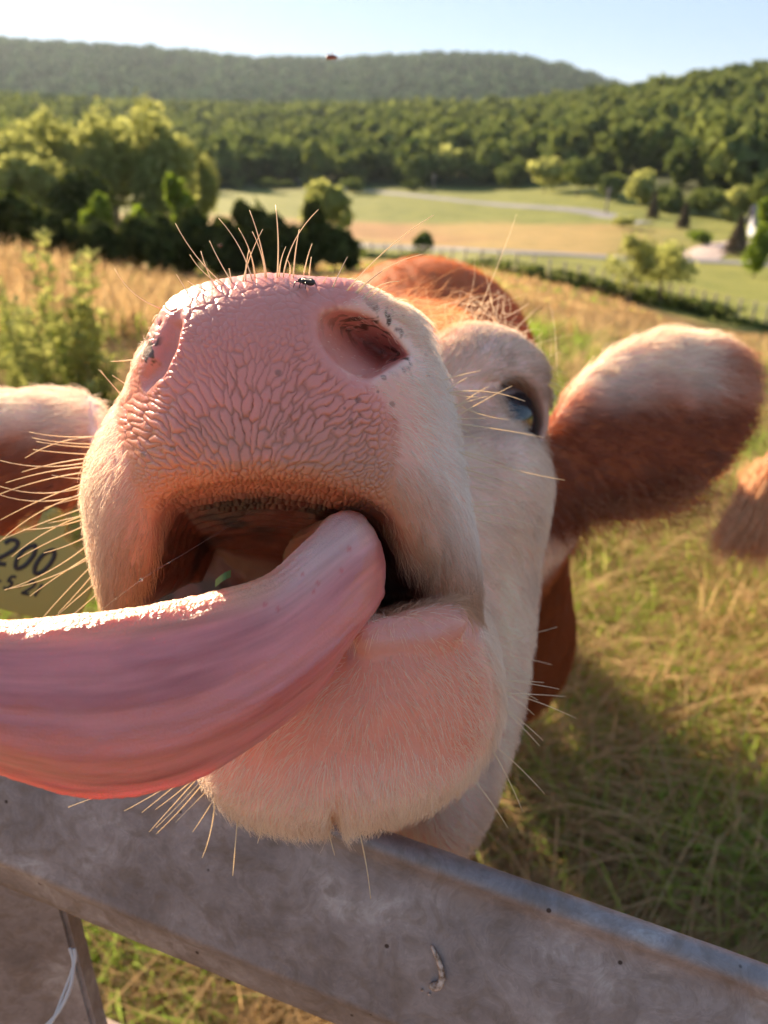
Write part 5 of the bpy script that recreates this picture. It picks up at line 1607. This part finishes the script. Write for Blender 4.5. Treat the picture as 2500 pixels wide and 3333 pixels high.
# ------------------------------------------------------------------ house, poles, fence
def house():
    b = hit(2470, 800); b = b + np.array([8.5, 12.0, 0.0]); b[2] = float(ground_z(b[0:1], b[1:2])[0])
    root = bpy.data.objects.new("house", None); COL.objects.link(root); root.location = b; root.rotation_euler = (0, 0, -0.25)
    tag(root, "pale blue house with a dark purple-grey roof at the right edge", "house")
    wall_m = plain("pale_siding", (0.32, 0.35, 0.42)); roof_m = plain("slate_roof", (0.12, 0.11, 0.16)); win_m, nt, bw_ = new_mat("window_glass")
    bw_.inputs["Base Color"].default_value = (0.05, 0.06, 0.08, 1); bw_.inputs["Roughness"].default_value = 0.1
    trim = plain("white_trim", (0.75, 0.75, 0.75))
    W, D_, H = 8.5, 6.0, 2.2
    V = [(-W/2, -D_/2, -1), (W/2, -D_/2, -1), (W/2, D_/2, -1), (-W/2, D_/2, -1), (-W/2, -D_/2, H), (W/2, -D_/2, H), (W/2, D_/2, H), (-W/2, D_/2, H), (-W/2, 0, H + 2.4), (W/2, 0, H + 2.4)]
    f = [(0, 1, 5, 4), (1, 2, 6, 9, 5), (2, 3, 7, 6), (3, 0, 4, 8, 7), (3, 2, 1, 0), (4, 5, 9, 8), (6, 7, 8, 9)]
    link("wall", mesh_np("wall", V, f, False), root, wall_m)
    e = 0.5
    def slab(pts):
        pts = np.array(pts, float); n_ = np.cross(pts[1] - pts[0], pts[2] - pts[0]); n_ /= np.linalg.norm(n_)
        Vv = np.concatenate([pts + n_ * 0.16, pts + n_ * 0.02])
        return Vv, [(0, 1, 2, 3), (7, 6, 5, 4), (0, 4, 5, 1), (1, 5, 6, 2), (2, 6, 7, 3), (3, 7, 4, 0)]
    sl = 2.4 / (D_ / 2)
    rf = link("roof", mesh_np("roof", *slab([(-W/2 - e, -D_/2 - e, H - e * sl), (W/2 + e, -D_/2 - e, H - e * sl), (W/2 + e, 0, H + 2.4), (-W/2 - e, 0, H + 2.4)]), False), root, roof_m)
    link("roof", mesh_np("roof", *slab([(W/2 + e, D_/2 + e, H - e * sl), (-W/2 - e, D_/2 + e, H - e * sl), (-W/2 - e, 0, H + 2.4), (W/2 + e, 0, H + 2.4)]), False), root, roof_m)
    def box(name, c, s, m, par):
        c, s = np.array(c), np.array(s) / 2
        Vv = np.array([(x, y, z) for x in (-1, 1) for y in (-1, 1) for z in (-1, 1)]) * s + c
        return link(name, mesh_np(name, Vv, [(0, 1, 3, 2), (4, 6, 7, 5), (0, 4, 5, 1), (2, 3, 7, 6), (0, 2, 6, 4), (1, 5, 7, 3)], False), par, m)
    box("chimney", (1.5, 0.6, H + 2.6), (0.7, 0.7, 1.6), plain("chimney_brick", (0.25, 0.12, 0.09)), rf)
    for x in (-3.0, 2.6):
        w_ = box("window", (x, -D_/2 - 0.03, 1.6), (1.3, 0.10, 1.3), trim, root)
        box("pane", (x, -D_/2 - 0.09, 1.6), (1.05, 0.05, 1.05), win_m, w_)
    d_ = box("door", (-0.2, -D_/2 - 0.03, 1.0), (1.0, 0.08, 2.1), trim, root)
house()
WOODP = plain("grey_wood", (0.30, 0.26, 0.23))
for (u, vb, vt, lab) in [(1972, 700, 610, "grey utility pole beside the upper road near the conifers"), (1412, 618, 565, "thin utility pole beside the far road at the wood's edge")]:
    b = hit(u, vb); dt = to_world(P(u, vt, 1.0)) - np.array([0, 0, CAM_Z]); top = CAM_Z + dt[2] / np.hypot(dt[0], dt[1]) * np.hypot(b[0], b[1])
    root = bpy.data.objects.new("utility_pole", None); COL.objects.link(root); root.location = b
    tag(root, lab, "pole", "utility poles")
    h = top - b[2]
    link("shaft", mesh_np("shaft", *tube_mesh(np.array([(0, 0, -0.5), (0, 0, h * .5), (0.05, 0, h)]), [0.22, 0.19, 0.15], 10)), root, WOODP)
    link("crossarm", mesh_np("crossarm", *tube_mesh(np.array([(-0.9, 0, h * .93), (0.9, 0, h * .93)]), 0.07, 6)), root, WOODP)

fence = bpy.data.objects.new("field_fence", None); COL.objects.link(fence)
tag(fence, "post and wire fence running down the field behind the cow", "fence")
FP = spline(np.array([hit(u, v) for u, v in [(1180, 838), (1350, 850), (1480, 868), (1700, 898), (1900, 940), (2050, 975), (2200, 1005), (2350, 1040), (2520, 1075)]]), 34)
FP[:, 2] = ground_z(FP[:, 0], FP[:, 1])
pv, pf = tube_mesh(np.array([(0, 0, -0.2), (0, 0, 0.6), (0.01, 0, 1.25)]), [0.07, 0.065, 0.06], 8)
pme = mesh_np("post", pv, pf); pme.materials.append(WOODP)
for p_ in FP:
    o = bpy.data.objects.new("post", pme); COL.objects.link(o); o.parent = fence; o.location = p_
WIRE, nt_, b_ = new_mat("fence_wire"); b_.inputs["Base Color"].default_value = (0.25, 0.25, 0.26, 1); b_.inputs["Metallic"].default_value = 0.6; b_.inputs["Roughness"].default_value = 0.5
for hz in (0.35, 0.75, 1.15):
    link("wire", mesh_np("wire", *tube_mesh(FP + np.array([0, 0, hz]), 0.012, 5)), fence, WIRE)
# rough growth along the fence
gN = 3200
g = np.random.default_rng(77)
fi = g.random(gN) * 33; i0 = fi.astype(int); ff_ = (fi - i0)[:, None]
fpos = FP[i0] * (1 - ff_) + FP[np.minimum(i0 + 1, 33)] * ff_ + g.normal(0, 0.45, (gN, 3)) * [1, 1, 0]
big = 0.35 + 0.65 * (fbm(fpos / 3.0, 2) > 0.02)
fpos[:, 2] = ground_z(fpos[:, 0], fpos[:, 1]) + g.random(gN) ** 1.4 * 0.75 * big
nn = g.normal(0, 1, (gN, 3)); t1 = g.normal(0, 1, (gN, 3)); s = g.uniform(0.10, 0.25, (gN, 1))
nn /= np.linalg.norm(nn, axis=1)[:, None]; t1 = np.cross(nn, t1); t1 /= np.linalg.norm(t1, axis=1)[:, None]; t2 = np.cross(nn, t1)
V = np.stack([fpos + t1 * s, fpos - t1 * s * .6 + t2 * s * .8, fpos - t1 * s * .5 - t2 * s * .8], 1).reshape(-1, 3)
tag(tri_object("fence_undergrowth", V, g.random(gN).repeat(3), LEAF_WOOD), "dark weedy undergrowth grown along the field fence", "undergrowth", kind="stuff")

# ------------------------------------------------------------------ grass
def blades(name, label, pos, length, width, tint, mat, lean=0.5, seed=1, droop=0.5):
    g = np.random.default_rng(seed); n = len(pos)
    a = g.random(n) * 2 * np.pi
    d = np.stack([np.cos(a), np.sin(a), 0 * a], -1)
    s = np.stack([-np.sin(a + g.normal(0, .5, n)), np.cos(a), 0 * a], -1) * width[:, None] / 2
    ln = (lean * g.random(n) ** 0.8)[:, None] * length[:, None]
    H = length[:, None]
    up = np.array([0, 0, 1.0])
    p1 = pos + d * ln * 0.25 + up * H * 0.42
    p2 = pos + d * ln * 0.70 + up * H * (0.78 - 0.12 * droop)
    p3 = pos + d * ln * (1.15 + 0.3 * droop) + up * H * (0.98 - 0.35 * droop * g.random((n, 1)))
    V = np.stack([pos - s, pos + s, p1 - s * .9, p1 + s * .9, p2 - s * .6, p2 + s * .6, p3], 1).reshape(-1, 3)
    k = (np.arange(n) * 7)[:, None]
    T = np.stack([k + np.array([0, 1, 3]), k + np.array([0, 3, 2]), k + np.array([2, 3, 5]), k + np.array([2, 5, 4]), k + np.array([4, 5, 6])], 1).reshape(-1, 3)
    me = mesh_np(name, V, T, False); set_float(me, "tint", np.clip(tint, 0, 1).repeat(7))
    return tag(link(name, me, None, mat), label, "grass", kind="stuff")
GRASS_G = leaf_material("green_grass", (0.12, 0.20, 0.03), (0.38, 0.50, 0.12), 0.55)
GRASS_D = leaf_material("dry_grass", (0.25, 0.155, 0.075), (0.56, 0.43, 0.25), 0.5)
def scatter(n, rlo, rhi, azlo, azhi, seed, power=1.0):
    g = np.random.default_rng(seed)
    r = np.exp(g.uniform(math.log(rlo), math.log(rhi), n)) if power == 0 else rlo + (rhi - rlo) * g.random(n) ** power
    az = g.uniform(azlo, azhi, n)
    x, y = r * np.sin(az), r * np.cos(az)
    return x, y, r, g
A0, A1 = math.radians(-42), math.radians(42)
# close grass, right of and below the gate
x, y, r, g = scatter(70000, 0.55, 7.5, A0, A1, 11, 0)
cl = fbm(np.stack([x / 0.45, y / 0.45, 0 * x], -1), 3); cl2 = fbm(np.stack([x / 1.6, y / 1.6, 0 * x + 4], -1), 3)
pos = np.stack([x, y, ground_z(x, y)], -1)
isg = cl + 0.6 * cl2 + 0.25 * g.normal(0, 1, len(x)) > 0.02
keep = cl > -0.42
gi = isg & keep; di = ~isg & keep
blades("green_grass", "fresh green grass blades growing in clumps across the near pasture", pos[gi], g.uniform(0.08, 0.24, gi.sum()) * (1 + 0.6 * np.clip(cl[gi], 0, 1)), g.uniform(0.005, 0.010, gi.sum()), 0.5 + 0.3 * cl2[gi] + g.normal(0, .2, gi.sum()), GRASS_G, 0.9, 21, 0.7)
blades("dry_grass", "straw-coloured dry grass lying over the near pasture", pos[di], g.uniform(0.08, 0.30, di.sum()), g.uniform(0.003, 0.007, di.sum()), 0.5 + 0.3 * cl[di] + g.normal(0, .25, di.sum()), GRASS_D, 1.9, 22, 1.3)
g2 = np.random.default_rng(31)
tn_ = 420
tx, ty, tr_, _g = scatter(tn_, 1.2, 7.0, math.radians(3), A1, 33, 0)
pick_ = g2.integers(0, tn_, 26000)
px_, py_ = tx[pick_] + g2.normal(0, 0.045, 26000), ty[pick_] + g2.normal(0, 0.045, 26000)
green_t = (g2.random(tn_) < 0.5)[pick_]
tpos = np.stack([px_, py_, ground_z(px_, py_)], -1)
blades("green_tuft", "taller green tufts standing up from the near pasture", tpos[green_t], g2.uniform(0.14, 0.34, green_t.sum()), g2.uniform(0.005, 0.010, green_t.sum()), 0.75 + g2.normal(0, .2, green_t.sum()), GRASS_G, 0.9, 35, 0.9)
blades("straw_tuft", "taller straw-coloured tufts standing up from the near pasture", tpos[~green_t], g2.uniform(0.16, 0.40, (~green_t).sum()), g2.uniform(0.003, 0.007, (~green_t).sum()), 0.8 + g2.normal(0, .2, (~green_t).sum()), GRASS_D, 1.2, 36, 0.9)
# the field behind
x, y, r, g = scatter(90000, 6.0, 58.0, A0, A1, 12, 0)
cl = fbm(np.stack([x / 2.5, y / 2.5, 0 * x], -1), 3)
pos = np.stack([x, y, ground_z(x, y)], -1)
azp = np.arctan2(x, y)
ok = r < mix(60, 38, sstep(0.05, 0.42, azp))
isg = (cl + 0.3 * g.normal(0, 1, len(x)) > 0.42 - 0.35 * sstep(25, 45, r)) & ok
di = ~isg & ok
hgt = g.uniform(0.15, 0.38, len(x)) * (1 + 0.5 * sstep(-0.1, -0.45, azp) * sstep(20, 9, r)); wd = 0.004 + 0.0016 * r
blades("tall_dry_grass", "tall tawny dry grass covering the field behind the cow", pos[di], hgt[di], wd[di] * g.uniform(.6, 1.2, di.sum()), 0.45 + 0.35 * cl[di] + g.normal(0, .2, di.sum()), GRASS_D, 0.8, 23, 0.5)
blades("field_grass", "patches of green grass in the field behind the cow", pos[isg], hgt[isg] * .7, wd[isg], 0.4 + g.normal(0, .2, isg.sum()), GRASS_G, 0.7, 24, 0.4)
print("grass", time.time() - T0)

# ------------------------------------------------------------------ weed standing left of the cow
def weed(name, base, height, nst, seed, label):
    g = np.random.default_rng(seed)
    root = bpy.data.objects.new(name, None); COL.objects.link(root); root.location = base
    tag(root, label, "weed")
    Vl, Tl = [], []
    for k in range(nst):
        h = height * g.uniform(0.6, 1.0) if k else height
        a = g.random() * 6.28; sp = g.uniform(0.05, 0.32) * height if k else 0.05
        e = np.array([math.cos(a) * sp, math.sin(a) * sp, h])
        c = spline(np.array([(0, 0, 0), e * [0.35, 0.35, 0.4], e * [0.75, 0.75, 0.75], e]), 26)
        link("stem", mesh_np("stem", *tube_mesh(c, np.linspace(0.007, 0.002, 26), 5)), root, WEED_STEM)
        n = int(150 * h / height)
        f = g.random(n) ** 0.75; p = c[np.clip((f * 25).astype(int), 0, 25)]
        b = g.random(n) * 6.28
        d = np.stack([np.cos(b), np.sin(b), g.uniform(0.2, 0.9, n)], -1); d /= np.linalg.norm(d, axis=1)[:, None]
        L_ = (0.105 * (1 - 0.55 * f) * g.uniform(0.7, 1.3, n))[:, None]
        s = np.cross(d, [0, 0, 1.0]); s /= np.linalg.norm(s, axis=1)[:, None]; s = s * L_ * 0.22
        m_ = p + d * L_ * 0.5
        Vl.append(np.stack([p, m_ + s, p + d * L_, p, p + d * L_, m_ - s], 1).reshape(-1, 3)); Tl.append(np.clip(0.35 + 0.5 * f + g.normal(0, .15, n), 0, 1).repeat(6))
    tri_object("leaves", np.concatenate(Vl), np.concatenate(Tl), LEAF_WEED, root)
LEAF_WEED = leaf_material("weed_leaf", (0.12, 0.17, 0.05), (0.46, 0.47, 0.18), 0.5)
WEED_STEM = plain("weed_stem", (0.22, 0.24, 0.09))
for (u, vb, vt, dist, nst, lab) in [(215, 1240, 745, 3.6, 15, "tall pale green weed standing left of the cow's nose"), (330, 1250, 1010, 3.4, 6, "short dark green weed beside the tall pale one"), (90, 1260, 900, 4.2, 6, "sparse leaning weed at the left edge behind the ear")]:
    d = to_world(P(u, vb, 1.0)) - np.array([0, 0, CAM_Z]); d = d / np.hypot(d[0], d[1]) * dist
    b = np.array([d[0], d[1], float(ground_z(d[0:1], d[1:2])[0])])
    dt = to_world(P(u, vt, 1.0)) - np.array([0, 0, CAM_Z]); top = CAM_Z + dt[2] / np.hypot(dt[0], dt[1]) * dist
    weed("weed", b, top - b[2], nst, 500 + u, lab)

# ------------------------------------------------------------------ another cow just outside the frame, its tail switch swinging in
def second_cow():
    o_ = np.array([0.0, 0.0, 0.0])
    def f(w):
        d = ellipsoid(w, (0.0, 0.0, 0.86), (0.36, 0.80, 0.38))
        d = smin(d, ellipsoid(w, (0, -0.62, 0.95), (0.29, 0.30, 0.36)), 0.12)
        d = smin(d, capsule(w, (0, 0.75, 1.02), (0, 1.20, 1.18), 0.22, 0.13), 0.12)
        d = smin(d, capsule(w, (0, 1.20, 1.20), (0, 1.52, 1.02), 0.12, 0.07), 0.06)
        for sx in (-1, 1):
            d = smin(d, capsule(w, (0.17 * sx, 0.52, 0.66), (0.16 * sx, 0.54, 0.38), 0.11, 0.06), 0.06)
            d = smin(d, capsule(w, (0.16 * sx, 0.54, 0.40), (0.16 * sx, 0.52, 0.02), 0.05, 0.05), 0.03)
            d = smin(d, capsule(w, (0.18 * sx, -0.62, 0.80), (0.17 * sx, -0.56, 0.50), 0.18, 0.09), 0.08)
            d = smin(d, capsule(w, (0.17 * sx, -0.56, 0.50), (0.17 * sx, -0.74, 0.40), 0.08, 0.05), 0.04)
            d = smin(d, capsule(w, (0.17 * sx, -0.74, 0.40), (0.17 * sx, -0.68, 0.02), 0.046, 0.05), 0.03)
            d = smin(d, ellipsoid(w, (0.19 * sx, 1.18, 1.24), (0.10, 0.03, 0.05)), 0.03)
        return d
    p, fc = sparse_surface(f, (-0.55, -1.1, -0.1), (0.55, 1.7, 1.45), 0.022, lambda q: q, lambda q: np.ones(len(q)), coarse=8)
    m, nt, b = new_mat("red_coat"); L = nt.links
    geo = N(nt, "ShaderNodeNewGeometry"); nz = N(nt, "ShaderNodeTexNoise"); nz.inputs["Scale"].default_value = 60; nz.inputs["Detail"].default_value = 6
    L.new(geo.outputs["Position"], nz.inputs["Vector"]); r_ = ramp(nt, [(0.35, (0.24, 0.06, 0.02)), (0.65, (0.42, 0.13, 0.04))]); L.new(nz.outputs["Fac"], r_.inputs[0]); L.new(r_.outputs[0], b.inputs["Base Color"])
    b.inputs["Roughness"].default_value = 0.75
    c2 = link("cow", mesh_np("cow", p, fc), None, m)
    tag(c2, "second red cow cut off by the right edge with its tail switch showing", "cow")
    # flank stands just past the edge of the frame
    anchor = PW(2640, 1650, 1.55)
    c2.location = (anchor[0] + 0.62, anchor[1] + 0.55, 0.0 + float(ground_z(anchor[0:1], anchor[1:2])[0])); c2.rotation_euler = (0, 0, math.radians(-20))
    inv = (Matrix.Translation(c2.location) @ Matrix.Rotation(math.radians(-20), 4, 'Z')).inverted()
    tl = spline(np.array([PW(2850, 1250, 1.75), PW(2680, 1330, 1.6), PW(2540, 1480, 1.5), PW(2460, 1590, 1.48)]), 20)
    loc = lambda A: np.array([inv @ Vector(v) for v in A])
    link("tail", mesh_np("tail", loc(tube_mesh(tl, np.linspace(0.03, 0.016, 20), 10)[0]), tube_mesh(tl, np.linspace(0.03, 0.016, 20), 10)[1]), c2, m)
    g = np.random.default_rng(5); n = 3500
    a = P(2500, 1560, 1.49) + g.normal(0, 0.016, (n, 3)); fan = g.random(n)
    tip = np.stack([P(mix(2330, 2500, k), mix(1770, 1800, k) , 1.46) for k in fan]) + g.normal(0, 0.016, (n, 3))
    t = np.linspace(0, 1, 8)[None, :, None]
    wv = 0.012 * np.sin(np.linspace(0, 9, 8)[None, :, None] + g.random((n, 1, 1)) * 1.5 + (fan * 9)[:, None, None]) * np.array([0.7, 0.5, 0.6])
    e = a[:, None] + (tip - a)[:, None] * t * g.uniform(0.6, 1.05, (n, 1, 1)) + wv * t
    W_ = to_world(e); Wl = (W_.reshape(-1, 3) - np.array(c2.location)) @ np.array(Matrix.Rotation(math.radians(-20), 3, 'Z'))
    col_ = np.array([0.85, 0.48, 0.24]) * g.uniform(0.7, 1.2, (n, 1))
    hair_object("tail_switch", Wl.reshape(n, 8, 3), np.clip(col_, 0, 1), np.full(n, 0.0008), np.full(n, 0.0004), c2, HAIR)
second_cow()

# ------------------------------------------------------------------ the air
def haze():
    x0, y0, z0, z1 = 7000.0, 7000.0, -22.0, 225.0
    V = [(-x0, -y0, z0), (x0, -y0, z0), (x0, y0, z0), (-x0, y0, z0), (-x0, -y0, z1), (x0, -y0, z1), (x0, y0, z1), (-x0, y0, z1)]
    f = [(3, 2, 1, 0), (4, 5, 6, 7), (0, 1, 5, 4), (1, 2, 6, 5), (2, 3, 7, 6), (3, 0, 4, 7)]
    m = bpy.data.materials.new("haze_air"); m.use_nodes = True; nt = m.node_tree; nt.nodes.clear()
    out = N(nt, "ShaderNodeOutputMaterial"); v = N(nt, "ShaderNodeVolumePrincipled")
    v.inputs["Color"].default_value = (0.70, 0.85, 1.0, 1); v.inputs["Density"].default_value = HAZE; v.inputs["Anisotropy"].default_value = 0.3
    nt.links.new(v.outputs[0], out.inputs["Volume"])
    tag(link("haze", mesh_np("haze", V, f, False), None, m), "thin pale summer haze filling the valley air", "haze", kind="stuff")
HAZE = 0.00005
if HAZE: haze()
print("TOTAL", time.time() - T0)
